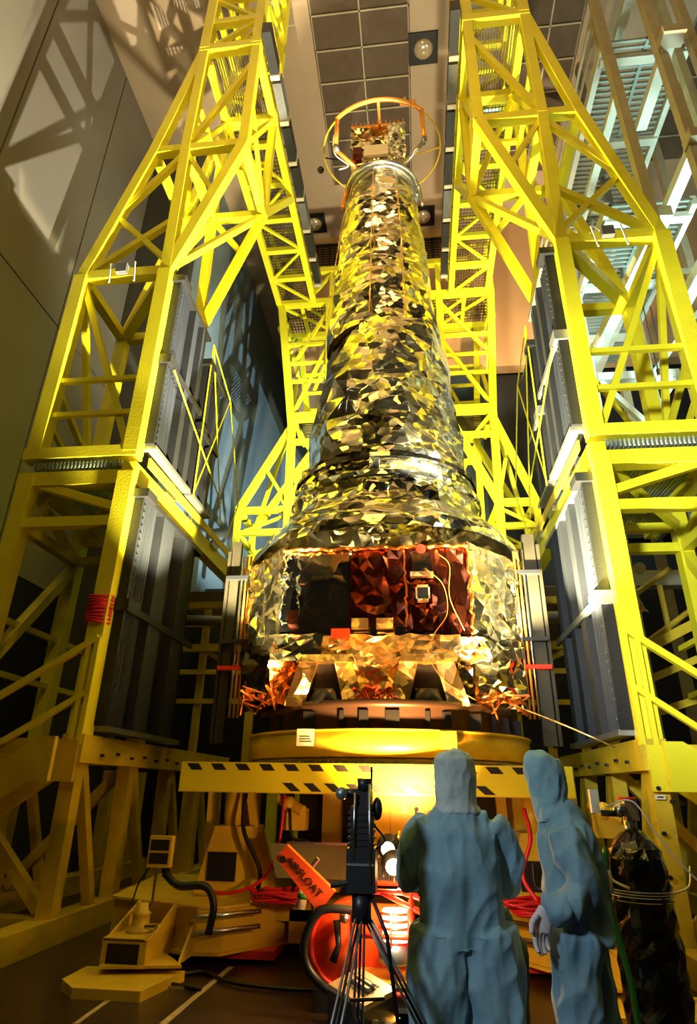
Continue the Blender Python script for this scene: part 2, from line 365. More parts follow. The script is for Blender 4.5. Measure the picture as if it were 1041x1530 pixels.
    # deck inside the mast foot and the main deck
    g = MB(); x = UJ+.1
    while x < UM-.06: g.bar(p(x, FY+.1, Z4+.16), p(x, RY-.1, Z4+.16), .012, .04); x += .055
    part('grating', g, SKIN, T, kind='stuff')
    b('deck_beam', (UO+.14, FY, 5.73), (UI-.1, FY, 5.73), .17, .2); b('deck_beam', (UO+.14, FY+.02, 5.33), (UI-.1, FY+.02, 5.33), .2, .2)
    b('deck_beam', (UO, RY, 5.36), (UI, RY, 5.36), .16, .2)
    b('deck_beam', (UO, FY, 5.36), (UO, 9.6, 5.36), .16, .2)
    g = MB(); x = UI+.1
    while x < UO-.05: g.bar(p(x, FY-.09, 5.53), p(x, RY+1.0, 5.53), .018, .10); x += .055
    part('grating', g, TEAL, T, kind='stuff')
    # long inner beam carrying the radiator panels, with plates
    b('deck_beam', (UI-.02, FY-.08, 5.40), (UI-.02, 13.2, 5.52), .2, .30)
    for k in range(4): b('clip_plate', (UI-.14, 7.9+k*1.1, 5.60), (UI-.14, 8.25+k*1.1, 5.61), .05, .1, STEEL)
    b('kick_plate', (UI-.16, 7.2, 5.68), (UI-.16, 12.4, 5.78), .03, .14, OCH)
    b('gusset', (UI, FY-.02, 5.25), (UI-.02, FY+.6, 5.0), .12)
    # base frame
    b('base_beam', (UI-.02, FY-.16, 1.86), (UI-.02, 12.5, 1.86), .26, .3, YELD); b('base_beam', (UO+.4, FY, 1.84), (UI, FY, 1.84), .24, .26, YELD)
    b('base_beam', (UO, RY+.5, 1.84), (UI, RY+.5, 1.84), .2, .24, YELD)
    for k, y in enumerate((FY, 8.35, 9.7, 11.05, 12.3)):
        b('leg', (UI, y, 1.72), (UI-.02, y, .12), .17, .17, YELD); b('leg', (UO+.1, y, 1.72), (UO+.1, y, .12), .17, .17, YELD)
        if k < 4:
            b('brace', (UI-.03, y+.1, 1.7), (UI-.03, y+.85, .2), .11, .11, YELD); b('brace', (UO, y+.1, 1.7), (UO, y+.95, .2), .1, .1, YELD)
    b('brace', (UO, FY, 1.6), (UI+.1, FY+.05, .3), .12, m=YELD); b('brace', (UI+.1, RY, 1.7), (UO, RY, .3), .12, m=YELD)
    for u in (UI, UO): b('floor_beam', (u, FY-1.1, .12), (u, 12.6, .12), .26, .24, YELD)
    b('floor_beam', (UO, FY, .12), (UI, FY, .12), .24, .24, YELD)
    # bolts
    bt = MB()
    for k in range(14):
        y = 7.3+k*.4; c = Vector(p(UI-.16, y, 1.80+.03*(k % 2))); bt.lathe(c, [(.0, -.01), (.03, -.01), (.03, .02), (.0, .02)], 6)
    part('bolts', bt, DARK, T, kind='stuff')
    return T
tower(-1, 'left yellow steel gantry tower with a tapering truss top')
tower(1, 'right yellow steel gantry tower in front of the white platform')
# extra stout column casing at right foot
# stairs at the outer front of each tower
def stair(s, lab):
    T = thing('access_stair', lab, 'stairs', (X0+s*3.9, 6.6, 0))
    def p(u, y, z): return (X0+s*u, y, z)
    for y in (6.35, 6.82):
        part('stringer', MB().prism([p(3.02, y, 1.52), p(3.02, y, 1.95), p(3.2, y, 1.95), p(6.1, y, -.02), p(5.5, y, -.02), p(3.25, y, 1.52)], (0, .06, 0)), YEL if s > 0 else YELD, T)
    for k in range(8):
        u = 3.35+k*.32; z = 1.76-k*.225
        part('tread', MB().box(p(u, 6.4, z-.02), p(u+.27, 6.84, z+.02)), YELD, T)
    hx = [(3.03, 3.10), (4.35, 2.28), (6.0, 1.12)] if s < 0 else [(3.0, 3.15), (4.35, 2.15), (6.0, .95)]
    for (ua, za), (ub, zb_) in zip(hx, hx[1:]):
        B(T, 'handrail', p(ua, 6.86, za), p(ub, 6.86, zb_), .07); B(T, 'handrail', p(ua, 6.86, za-.62), p(ub, 6.86, zb_-.60), .06)
    for ua, za in hx: B(T, 'handrail_post', p(ua, 6.86, za), p(ua, 6.86, za-1.2), .06)
    B(T, 'handrail_post', p(3.13, 6.86, 3.05), p(3.13, 6.86, 1.95), .05)
    return T
stair(-1, 'yellow access stair with double handrail at the foot of the left tower')
stair(1, 'yellow access stair with double handrail at the foot of the right tower')
# ---------------------------------------------------------------- radiator panels
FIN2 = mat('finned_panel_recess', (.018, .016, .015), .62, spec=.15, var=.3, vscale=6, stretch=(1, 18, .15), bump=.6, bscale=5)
def rad_panel(s, y0, y1, z0, z1, folds, lab, louvres=True):
    T = thing('radiator_panel', lab, 'panel', (X0+s*2.95, (y0+y1)/2, z0), 'black radiator panels on the gantry')
    def p(u, y, z): return (X0+s*u, y, z)
    y = y0
    def fin(a, c, ua, uc, m, n='fold'):
        part(n, MB().prism([p(ua, a, z0), p(uc, c, z0), p(uc+.025, c, z0), p(ua+.025, a, z0)], (0, 0, z1-z0)), m, T)
    if louvres:
        for k in range(6):
            fin(y, y+.05, 2.97, 2.89, FIN, 'louvre'); fin(y+.052, y+.072, 2.99, 2.99, BLK, 'louvre_gap'); y += .075
        fin(y, y+.16, 3.0, 3.0, BLK); y += .16
    pitch = (y1-y)/folds
    for k in range(folds):
        fin(y, y+pitch*.04, 3.0, 2.86, BLK); fin(y+pitch*.04, y+pitch*.56, 2.86, 2.88, FIN); fin(y+pitch*.56, y+pitch*.62, 2.88, 3.0, BLK)
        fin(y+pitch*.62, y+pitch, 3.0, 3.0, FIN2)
        y += pitch
    part('back_plate', MB().box(p(3.02, y0, z0), p(3.05, y1, z1)), BLK, T)
    part('front_cap', MB().box(p(2.88, y0-.05, z0), p(3.06, y0, z1)), BLK, T)
    zm = (z0+z1)/2-.1
    part('cross_bar', MB().box(p(2.85, y0+.1, zm), p(2.89, y1, zm+.09)), GRY if s > 0 else DARK, T)  # left bars, brackets and rails coloured dark to carry that side's shade
    part('bracket', MB().box(p(2.82, y0-.08, zm-.02), p(3.02, y0+.22, zm+.14)), GRY if s > 0 else DARK, T)
    part('top_rail', MB().box(p(2.86, y0, z1), p(3.06, y1, z1+.06)), GRY if s > 0 else DARK, T)
    part('top_bracket', MB().box(p(2.80, y0-.1, z1-.02), p(3.06, y0+.2, z1+.1)), DARK, T)
    part('bottom_rail', MB().box(p(2.86, y0, z0-.06), p(3.06, y1, z0)), GRY, T)
    rv = MB()
    for k in range(28): rv.box(p(2.87, y0+.03, z0+.1+k*(z1-z0-.2)/27), p(2.885, y0+.045, z0+.115+k*(z1-z0-.2)/27))
    part('rivets', rv, STEEL, T, kind='stuff')
for s, w_ in ((-1, 'left'), (1, 'right')):
    rad_panel(s, 7.12, 9.45, 2.12, 5.08, 2 if s < 0 else 3, 'lower black finned radiator panel on the inner side of the %s tower' % w_)
    rad_panel(s, 7.12, 8.55, 5.92, 8.98, 2, 'upper black finned radiator panel on the inner side of the %s tower, nearest the camera' % w_)
    rad_panel(s, 8.65, 9.6, 5.92, 8.5, 2, 'rear upper black radiator panel on the inner side of the %s tower' % w_, False)
    R_ = thing('panel_rod_frame', 'thin yellow crossed rods over the rear panels of the %s tower' % w_, 'frame', (X0+s*2.8, 9.6, 5.8))
    def p(u, y, z): return (X0+s*u, y, z)
    for a, c in (((2.82, 7.2, 7.3), (2.80, 9.9, 6.3)), ((2.82, 8.6, 8.95), (2.80, 9.75, 8.5)), ((2.80, 9.75, 8.5), (2.70, 10.6, 6.6)), ((2.82, 8.6, 8.95), (2.8, 10.0, 5.9)), ((2.82, 8.6, 5.9), (2.8, 9.75, 8.5)), ((2.70, 10.6, 6.6), (2.8, 10.4, 5.8)), ((2.82, 8.6, 5.8), (2.82, 8.6, 8.95))):
        part('rod', MB().tube([p(*a), p(*c)], .013, 6), YEL, R_)
# ---------------------------------------------------------------- overhead walkway (side arms + rear bridge)
W = thing('overhead_walkway', 'yellow U-shaped overhead truss walkway with mesh floor around the telescope top', 'walkway', (X0, 11, 15.2))
def wp(s, u, y, z): return (X0+s*u, y, z)
for s in (-1, 1):
    for u in (UJ, UM):
        B(W, 'chord', wp(s, u, RY, 15.2), wp(s, u, 14.2, 15.2), .16); B(W, 'chord', wp(s, u, RY, 16.4), wp(s, u, 14.2, 16.4), .12)
    for k in range(6):
        y = RY+.55+k*1.02
        B(W, 'cross_beam', wp(s, UJ, y, 15.2), wp(s, UM, y, 15.2), .14)
        for u in (UJ, UM): B(W, 'post', wp(s, u, y, 15.2), wp(s, u, y, 16.4), .08)
        if k < 5:
            B(W, 'brace', wp(s, UJ if k % 2 else UM, y, 15.17), wp(s, UM if k % 2 else UJ, y+1.02, 15.17), .07)
            for u in (UJ, UM): B(W, 'brace', wp(s, u, y, 15.25), wp(s, u, y+1.02, 16.35), .06)
            B(W, 'cross_beam', wp(s, UJ, y+.4, 16.4), wp(s, UM, y+.4, 16.4), .08)
    B(W, 'brace', wp(s, UJ, RY, 12.2), wp(s, UJ, 10.5, 15.15), .15); B(W, 'brace', wp(s, UM, RY, 12.2), wp(s, UM, 11.0, 15.15), .12)
    g = MB(); x = UJ+.08
    while x < UM-.05: g.bar(wp(s, x, RY, 15.31), wp(s, x, 14.2, 15.31), .012, .05); x += .075
    y = RY+.1
    while y < 14.2: g.bar(wp(s, UJ, y, 15.34), wp(s, UM, y, 15.34), .02, .012); y += .10
    part('mesh_floor', g, SKIN, W, kind='stuff')
xl, xr = X0-3.14, X0+3.3
for y in (14.2, 15.7):
    for z in (15.2, 16.5): B(W, 'chord', (xl, y, z), (xr, y, z), .19)
    for x in (xl, X0-1.55, X0-.6, X0+.6, X0+1.73, xr): B(W, 'post', (x, y, 15.2), (x, y, 16.5), .14)
    for a, c in ((X0-2.3, X0-1.55), (X0-.6, X0), (X0+.6, X0), (X0+2.3, X0+1.73), (X0+2.5, X0+3.2)): B(W, 'brace', (a, y, 15.3), (c, y, 16.4), .08)
for x in (xl, X0-2.5, X0-1.55, X0-.6, X0+.6, X0+1.73, X0+2.5, xr): B(W, 'cross_beam', (x, 14.2, 15.2), (x, 15.7, 15.2), .11)
B(W, 'brace', (xl, 14.3, 15.2), (X0-1.55, 15.6, 15.2), .07); B(W, 'brace', (X0-2.4, 14.3, 15.2), (X0-1.2, 15.6, 15.2), .07)
B(W, 'brace', (xr, 14.3, 15.2), (X0+1.73, 15.6, 15.2), .07); B(W, 'brace', (X0+2.6, 14.3, 15.2), (X0+1.3, 15.6, 15.2), .07)
g = MB(); x = xl
while x < xr: g.box((x, 14.3, 15.30), (x+.03, 15.6, 15.32)); x += .10
y = 14.3
while y < 15.6: g.box((xl, y, 15.33), (xr, y+.025, 15.35)); y += .13
part('mesh_floor', g, SKIN, W, kind='stuff')
PYL0 = mat('dull_grey_tray', (.12, .12, .11), .6, metal=.2, var=.3)
# cable trays along the inner edges of the overhead walkway
for s, w_ in ((-1, 'left'), (1, 'right')):
    T = thing('cable_tray', 'dark segmented cable tray hung along the %s overhead walkway' % w_, 'cable tray', (X0+s*1.9, 10, 15.3))
    for k in range(7):
        y = 6.8+k*.98
        part('tray_segment', MB().box((X0+s*1.97, y, 15.25), (X0+s*1.78, y+.78, 15.6)), DARK if k % 3 != 1 else PYL0, T)
        part('fitting', MB().box((X0+s*1.98, y+.8, 15.22), (X0+s*1.78, y+.9, 15.45)), CREAM, T)
# ---------------------------------------------------------------- rear towers
def rear(s, lab):
    T = thing('rear_tower', lab, 'gantry', (X0+s*2.6, 15, 0))
    o = [(3.12, 15.2), (2.55, 10.7), (2.50, 8.15), (2.45, 5.6), (2.45, 0)] if s < 0 else [(3.28, 15.2), (3.0, 10.95), (2.94, 8.2), (2.86, 5.6), (2.86, 0)]
    i = [(1.62, 15.2), (1.50, 11.0), (1.5, 8.3)] if s < 0 else [(1.73, 15.2), (1.73, 11.0), (1.73, 10.9)]
    def p(u, y, z): return (X0+s*u, y, z)
    for y, wd in ((14.2, .2), (15.7, .17)):
        dz = 0 if y < 15 else .3
        for k in range(4): B(T, 'column', p(o[k][0]-dz, y, o[k][1]), p(o[k+1][0]-dz, y, o[k+1][1]), wd)
        B(T, 'column', p(i[0][0], y, i[0][1]), p(i[1][0], y, i[1][1]), wd)
        B(T, 'strut', p(i[1][0], y, i[1][1]), p(o[2][0]-dz, y, 8.15), .18)
        B(T, 'strut', p(o[1][0]-dz, y, 10.7), p(3.85, y, 8.15), .17); B(T, 'strut', p(3.85, y, 8.15), p(3.83, y, 7.0), .15)
        for z, t_ in ((13.6, .1), (12.9, .08), (12.25, .08), (11.0, .22), (10.2, .14)):
            uo = o[1][0]+(o[0][0]-o[1][0])*max(0, (z-10.7)/4.5)-dz
            B(T, 'beam', p(uo, y, z), p(i[1][0] if z > 10.5 else i[1][0]+.35, y, z), t_)
        B(T, 'brace', p(i[0][0], y, 14.9), p(uo, y, 13.0), .09); B(T, 'brace', p(i[0][0], y, 13.5), p(o[1][0]-dz, y, 11.1), .09)
        B(T, 'brace', p(o[1][0]-dz, y, 10.9), p(i[1][0]+.5, y, 9.9), .09)
        B(T, 'beam', p(o[2][0]-dz, y, 8.15), p(3.85, y, 8.15), .16); B(T, 'beam', p(o[2][0]-dz, y, 7.5), p(3.85, y, 7.5), .13)
        B(T, 'brace', p(o[2][0], y, 8.0), p(3.8, y, 7.5), .07); B(T, 'brace', p(o[2][0], y, 8.25), p(3.2, y, 9.4), .09)
    for u, z in ((o[0][0], 14.3), (o[1][0], 11.0), (i[1][0], 11.0), (3.85, 8.15), (3.85, 7.5), (o[2][0], 8.15)): B(T, 'beam', p(u, 14.2, z), p(u-.1, 15.7, z), .14)
    B(T, 'brace', p(o[1][0], 14.2, 10.8), p(3.8, 15.7, 8.2), .1); B(T, 'brace', p(o[1][0], 14.2, 11.1), p(o[0][0]-.3, 15.7, 13.6), .1); B(T, 'brace', p(o[0][0], 14.2, 15.0), p(o[1][0]+.2, 15.7, 13.4), .12)
    g = MB(); y = 14.3
    while y < 15.7: g.bar(p(i[1][0], y, 11.15), p(o[1][0]-.1, y, 11.15), .03, .03); y += .09
    part('grating', g, SKIN, T, kind='stuff')
rear(-1, 'yellow rear truss tower seen left of the telescope tube')
rear(1, 'yellow rear truss tower seen right of the telescope tube')
# low steel frames deep between the panels and the stand
def low_frame(s, lab):
    T = thing('rear_low_frame', lab, 'frame', (X0+s*3, 12.8, 0))
    def p(u, y, z): return (X0+s*u, y, z)
    for k, (z, t_) in enumerate(((5.15, .14), (4.75, .10), (4.25, .16), (3.75, .1), (3.15, .1))):
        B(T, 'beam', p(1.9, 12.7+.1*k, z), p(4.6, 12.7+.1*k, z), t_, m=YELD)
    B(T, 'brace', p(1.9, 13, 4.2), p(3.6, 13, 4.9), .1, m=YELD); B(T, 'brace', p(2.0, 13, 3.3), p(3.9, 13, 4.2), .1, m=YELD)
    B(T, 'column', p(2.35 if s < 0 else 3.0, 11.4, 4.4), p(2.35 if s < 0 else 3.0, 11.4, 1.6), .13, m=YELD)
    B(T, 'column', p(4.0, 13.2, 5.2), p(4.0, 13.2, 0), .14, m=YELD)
    g = MB(); y = 12.2
    while y < 14: g.bar(p(1.9, y, 5.3), p(4.6, y, 5.3), .03, .03); y += .1
    part('grating', g, SKIN, T, kind='stuff')
    part('pipe', MB().tube([p(2.6, 12.2, 4.65), p(4.4, 12.2, 4.7)], .11, 14), GRY, T, True)
    part('pipe_cap', MB().tube([p(2.62, 12.15, 4.2), p(2.62, 12.02, 4.2)], .12, 14), PLATE, T, True)
low_frame(-1, 'dim yellow steel frame with a pipe behind the left lower panel')
low_frame(1, 'dim yellow steel frame with a pipe behind the right lower panel')
# clamp fixtures on top front beams, red cable coil on left column
for px, py, lab in ((183, 405, 'small clamp fixture with metal tabs on the left tower top beam'), (907, 350, 'small clamp fixture with metal tabs on the right tower top beam')):
    c = P(px, py, Y=6.86); T = thing('clamp_fixture', lab, 'clamp', c)
    part('block', MB().box(c+Vector((-.09, -.06, -.06)), c+Vector((.09, .02, .12))), GRY, T)
    for d in (-.22, .2): part('clip', MB().bar(c+Vector((d, -.03, .16)), c+Vector((d+.05, -.03, -.26)), .02, .02), PLATE, T)
    part('wire', MB().tube([c+Vector((-.09, 0, .1)), c+Vector((-.2, 0, .2)), c+Vector((-.24, 0, .05))], .01, 5), GRY, T)
c = P(151, 912, Y=6.98); cm = MB()
for k in range(9):
    z = -.16+k*.04; cm.tube([c+Vector((-.02+.14*math.cos(a*PI/6), .14*math.sin(a*PI/6), z+.012*math.sin(a+k))) for a in range(13)], .02, 6)
solo('cable_coil', cm, REDC, 'red cable wound round the front column of the left tower', 'cable', True)
# ================================================================ WHITE SERVICE PLATFORM (right side bay)
V = thing('service_platform', 'white and cream steel service platform with gratings beyond the right gantry', 'platform', (5.2, 10.5, 0))
for (z, y0, y1) in ((16.0, 8.1, 15.2), (12.9, 9.6, 15.0), (7.4, 10.0, 15.0)):
    g = MB(); y = y0
    while y < y1: g.box((4.35, y, z), (6.05, y+.05, z+.06)); y += .13
    g.box((4.35, y0, z-.02), (4.42, y1, z+.08)); g.box((5.2, y0, z-.02), (5.27, y1, z+.08))
    part('grating', g, TEAL, V, kind='stuff')
    for x in (4.32, 6.08): B(V, 'edge_beam', (x, y0, z), (x, y1, z), .12, .26, WHT)
    y = y0+.3
    while y < y1: B(V, 'cross_beam', (4.3, y, z-.14), (6.1, y, z-.14), .14, .18, WHT); y += 1.9
for x, y, m, t_ in ((4.30, 8.0, CREAM, .17), (4.92, 7.4, CREAM, .17), (5.45, 7.3, CREAM, .15), (5.75, 8.2, WHT, .16), (6.1, 11.5, WHT, .18), (4.2, 12.0, WHT, .18), (6.1, 15.0, CREAM, .2), (4.3, 15.0, CREAM, .2), (5.2, 11.4, GRY, .16), (7.6, 13, CREAM, .2)):
    B(V, 'column', (x, y, 0), (x, y, 20.8), t_, m=m)
for z, y in ((17.2, 7.0), (14.2, 7.1), (11.6, 7.3), (9.6, 7.3)):
    B(V, 'bracket_beam', (4.98, y, z), (4.98, y+1.7, z), .2, .2, WHT); B(V, 'bracket_plate', (4.80, y, z), (5.2, y, z), .2, .3, CREAM)
for a, c, t_ in (((5.5, 10.2, 13.0), (5.5, 15.8, 12.97), .34), ((4.55, 8.0, 10.8), (4.3, 12.2, 10.8), .24), ((4.3, 8.0, 14.2), (4.3, 15.0, 14.2), .16), ((4.3, 12, 10.2), (6.1, 12, 10.2), .2), ((3.9, 12.2, 7.6), (8.2, 12.2, 7.6), .26), ((3.7, 12.2, 5.4), (8.2, 12.2, 5.4), .3), ((3.7, 12.2, 6.6), (8.4, 12.2, 6.6), .14)):
    B(V, 'beam', a, c, t_, m=WHT)
for a, c in (((4.3, 12, 7.6), (6.1, 12, 10.2)), ((6.1, 12, 7.6), (4.3, 12, 10.2)), ((6.1, 8.2, 9.6), (6.1, 11.5, 12.8)), ((5.5, 12.2, 10.2), (7.6, 13, 13)), ((4.3, 15, 13), (6.1, 15, 16))): B(V, 'brace', a, c, .12, m=WHT)
for z in (17.1, 16.6): B(V, 'guard_rail', (4.25, 8.1, z), (4.25, 15, z), .06, m=CREAM)
for y in (8.2, 10, 12, 14): B(V, 'guard_post', (4.25, y, 16), (4.25, y, 17.1), .06, m=CREAM)
# stair rail, window sheet and hanging bits seen through the lower right gantry
for a, c in ((P(1000, 850, Y=9.8), P(886, 935, Y=9.8)), (P(1041, 905, Y=9.8), P(900, 1010, Y=9.8)), (P(915, 862, Y=9.8), P(942, 965, Y=9.8)), (P(942, 965, Y=9.8), P(950, 1010, Y=9.8)), (P(985, 875, Y=9.8), P(1003, 960, Y=9.8))):
    part('stair_rail', MB().tube([a, c], .045, 8), OCH, V, True)
a = P(930, 870, Y=9.7); c_ = P(893, 912, Y=9.7); part('rail_sleeve', MB().tube([a, c_], .065, 10), PLATE, V, True)
a = P(925, 950, Y=9.7); c_ = P(893, 975, Y=9.7); part('rail_sleeve', MB().tube([a, c_], .065, 10), PLATE, V, True)
for a, c, t_ in ((P(888, 1010, Y=9.4), P(1041, 930, Y=9.4), .14), (P(888, 1050, Y=9.4), P(1041, 985, Y=9.4), .10), (P(925, 1020, Y=9.4), P(960, 1110, Y=9.4), .12), (P(950, 1075, Y=9.4), P(1041, 1045, Y=9.4), .1)):
    B(V, 'stair_beam', a, c, t_, m=YELD)
wq = [P(893, 955, Y=9.6), P(917, 950, Y=9.6), P(922, 975, Y=9.6), P(905, 1015, Y=9.6), P(890, 1015, Y=9.6)]
solo('wire_glass_panel', MB().prism(wq, (0, .04, 0)), GRY, 'small grey wired panel leaning behind the right column', 'panel')
c = P(956, 848, Y=9.5); solo('round_gauge', MB().tube([c, c+Vector((0, .06, 0))], .09, 18), PLATE, 'round white gauge behind the right tower', 'gauge', True)
c = P(952, 885, Y=8.0); T = thing('hook_wire', 'hanging wire with an orange ring behind the right tower', 'wire', c)
part('wire', MB().tube([P(941, 864, Y=8), P(952, 890, Y=8), P(961, 908, Y=8), P(968, 913, Y=8), P(957, 910, Y=8)], .012, 6), PLATE, T, True)
pts = [P(952, 911, Y=8)+Vector((.06*math.cos(a*PI/6), 0, .035*math.sin(a*PI/6))) for a in range(13)]
part('ring', MB().tube(pts, .018, 6), HOOPM, T, True)
for px, py, lab in ((997, 566, 'bare glowing work lamp behind the right tower, the brighter one'), (986, 567, 'small glowing work lamp behind the right tower, left of the brighter one')):
    c = P(px, py, Y=10.5); T = thing('work_lamp', lab, 'lamp', c)
    part('bulb', MB().sphere(c, .09 if px > 990 else .06, 14, 10, (1, 1, 1.4)), LAMPW, T, True); part('socket', MB().tube([c+Vector((0, 0, .1)), c+Vector((0, 0, .25))], .035, 10), DARK, T)
    part('cord', MB().tube([c+Vector((0, 0, .25)), c+Vector((.02, .02, 1.9))], .012, 5), DARK, T)
T = solo('wall_sheet', MB().box((4.0, 16.0, 8.3), (9.5, 16.1, 10.4)), WALLT, 'pale blue green sheeted area behind the right tower guard rails', 'panel')
# ================================================================ TELESCOPE
AX, AY = -.42, 8.4
TEL = thing('space_telescope', 'tall foil-wrapped space telescope standing upright on a yellow ring', 'telescope', (AX, AY, 2.1))
def foil_lathe(name, prof, mats, seg=64, dz=.09, amp=.03, seed=1, a0=0, a1=2*PI, matfn=None, stretch=1.0, fold=1.0):
    """crinkled blanket: jittered facets on a surface of revolution"""
    rnd = random.Random(seed); prof = [Vector((r, 0, z)) for r, z in prof]
    # resample by z
    rows = []
    for i in range(len(prof)-1):
        L = (prof[i+1]-prof[i]).length; k = max(1, int(L/dz))
        for j in range(k): rows.append(prof[i].lerp(prof[i+1], j/k))
    rows.append(prof[-1]); mb = MB(); full = abs(a1-a0-2*PI) < 1e-6; nc = seg if full else seg+1
    vs = []
    for i, q in enumerate(rows):
        for k in range(nc):
            a = a0+(a1-a0)*(k+(.5 if i % 2 else 0)*(1 if full else 0)+rnd.uniform(-.28, .28)*(0 if (not full and k in (0, nc-1)) else 1))/seg
            z = q.z+(rnd.uniform(-.3, .3)*dz if 0 < i < len(rows)-1 else 0)
            big = noise.noise(Vector((math.cos(a)*q.x*1.6+seed*7, math.sin(a)*q.x*1.6, z*.8*stretch)))*amp*1.6*fold
            r = q.x+rnd.uniform(-amp, amp)*.55+big
            vs.append((AX+r*math.cos(a), AY+r*math.sin(a), z))
    fs = []; mi = []
    for i in range(len(rows)-1):
        for k in range(seg):
            k2 = (k+1) % nc; a, b, c, d = i*nc+k, i*nc+k2, (i+1)*nc+k2, (i+1)*nc+k
            tri = ((a, b, c), (a, c, d)) if i % 2 else ((a, b, d), (b, c, d))
            for t in tri:
                fs.append(t); mi.append(matfn(a0+(a1-a0)*(k+.5)/seg, rows[i].z) if matfn else 0)
    mb.v = vs; mb.f = fs; mb.mi = mi
    return part(name, mb, mats, TEL)
# upper tube
foil_lathe('foil_tube', [(.60, 12.40), (.66, 12.1), (.78, 11.1), (.88, 9.76), (.94, 8.9), (.98, 8.25)], [SILV, SILF], 22, .20, .045, 3)
foil_lathe('foil_cone', [(.99, 8.25), (1.06, 7.5), (1.14, 6.75), (1.22, 6.1), (1.28, 5.7)], [SILV, SILF, DRKF], 18, .30, .08, 5, matfn=lambda a, z: (1 if (a % (2*PI)) > 5.5 or a < .8 else (2 if PI*.95 < a % (2*PI) < PI*1.28 else 0)), fold=1.5)  # darker foil sector puts the left side's shade into the colour
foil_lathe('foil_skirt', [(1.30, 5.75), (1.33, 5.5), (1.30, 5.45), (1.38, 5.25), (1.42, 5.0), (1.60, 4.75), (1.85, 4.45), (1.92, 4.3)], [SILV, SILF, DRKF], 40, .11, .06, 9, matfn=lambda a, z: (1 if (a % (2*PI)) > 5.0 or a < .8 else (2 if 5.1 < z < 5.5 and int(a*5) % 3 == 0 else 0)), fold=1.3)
# seams down the tube
for aa, zz0, zz1 in ((-1.75, 8.4, 12.2), (-1.15, 8.4, 12.2)):
    pts = []; rr = np.interp
    for i in range(60):
        z = zz0+(zz1-zz0)*i/59; r = float(np.interp(z, [5.7, 6.77, 8.25, 9.76, 11.1, 12.85], [1.30, 1.15, .99, .90, .80, .63]))+.015
        a = aa+.006*math.sin(i*1.7); pts.append((AX+r*math.cos(a), AY+r*math.sin(a), z))
    part('tape_seam', MB().tube(pts, .008, 5), GOLF, TEL)
# dark stiffening band and vertical cover strip at the skirt
part('band', MB().lathe((AX, AY, 0), [(1.35, 5.62), (1.38, 5.6), (1.38, 5.54), (1.35, 5.52)], 64, True), DRKF, TEL)
part('band', MB().lathe((AX, AY, 0), [(1.40, 5.33), (1.43, 5.31), (1.43, 5.24), (1.40, 5.22)], 64, True), SILF, TEL)
# top collar, hoops, instrument box
part('collar', MB().lathe((AX, AY, 0), [(.58, 12.28), (.66, 12.28), (.66, 12.34), (.58, 12.34)], 48, True), STEEL, TEL, True)
def ring(parent, c, r, tr, m, name, rot=None, a0=0, a1=2*PI, n=64, sx=1):
    pts = []
    for k in range(n+1):
        a = a0+(a1-a0)*k/n; v = Vector((r*sx*math.cos(a), r*math.sin(a), 0))
        if rot: v = rot@v
        pts.append(Vector(c)+v)
    return part(name, MB().tube(pts, tr, 8), m, parent, True)
ring(TEL, (AX, AY-.02, 12.30), .70, .045, STEEL, 'collar_tube')
ring(TEL, (AX, AY-.02, 12.42), .60, .03, GOLF, 'collar_tube')
foil_lathe('foil_cap', [(.62, 12.38), (.58, 12.5), (.45, 12.56), (.05, 12.6)], [GOLF], 30, .08, .03, 21)
# instrument box made of crinkled sides
def sheet(name, o, u, v, nu, nv, amp, m, parent, seed=0, nrm=None, ragged=.0, back=.03):
    """crinkled foil blanket with thickness spanning o, o+u, o+v"""
    rnd = random.Random(seed); o = Vector(o); u = Vector(u); v = Vector(v); n = u.cross(v).normalized() if nrm is None else Vector(nrm)
    mb = MB(); vs = []
    for j in range(nv+1):
        for i in range(nu+1):
            ed = i in (0, nu) or j in (0, nv)
            s_ = (i+(0 if i in (0, nu) else rnd.uniform(-.33, .33)))/nu; t = (j+(0 if j in (0, nv) else rnd.uniform(-.33, .33)))/nv
            q = o+u*s_+v*t
            h = (rnd.uniform(-.5, .5)*amp+noise.noise(q*1.7+Vector((seed, 0, 0)))*amp*2)*(.35 if ed else 1)
            if ed and ragged: q = q+(u.normalized()*rnd.uniform(-ragged, ragged) if i in (0, nu) else Vector())+(v.normalized()*rnd.uniform(-ragged, ragged) if j in (0, nv) else Vector())
            vs.append(q+n*h)
    k = len(vs); W_ = nu+1; vs += [q-n*back for q in vs]; fs = []
    for j in range(nv):
        for i in range(nu):
            a, b, c, d = j*W_+i, j*W_+i+1, (j+1)*W_+i+1, (j+1)*W_+i
            if (i+j) % 2: fs += [(a, b, c), (a, c, d)]
            else: fs += [(a, b, d), (b, c, d)]
            fs.append((k+d, k+c, k+b, k+a))
    bd = [i for i in range(W_)]+[j*W_+nu for j in range(1, nv+1)]+[nv*W_+i for i in range(nu-1, -1, -1)]+[j*W_ for j in range(nv-1, 0, -1)]
    for i in range(len(bd)): a, b = bd[i], bd[(i+1) % len(bd)]; fs.append((a, k+a, k+b, b))
    mb.v = vs; mb.f = fs; mb.mi = [0]*len(fs)
    return part(name, mb, m, parent)
bx0, bx1, by = AX-.62, AX+.50, AY-.35
part('instrument_box', MB().box((bx0+.04, by+.04, 12.51), (bx1-.04, by+.8, 13.91)), DRKF, TEL)
sheet('foil_cover', (bx0, by, 13.31), (.78, 0, 0), (0, 0, .62), 7, 5, .06, SILV, TEL, 31, (0, -1, 0), .02)
sheet('foil_cover', (bx0+.75, by-.02, 12.56), (.36, 0, 0), (0, 0, 1.38), 5, 9, .05, SILF, TEL, 32, (0, -1, 0), .02)
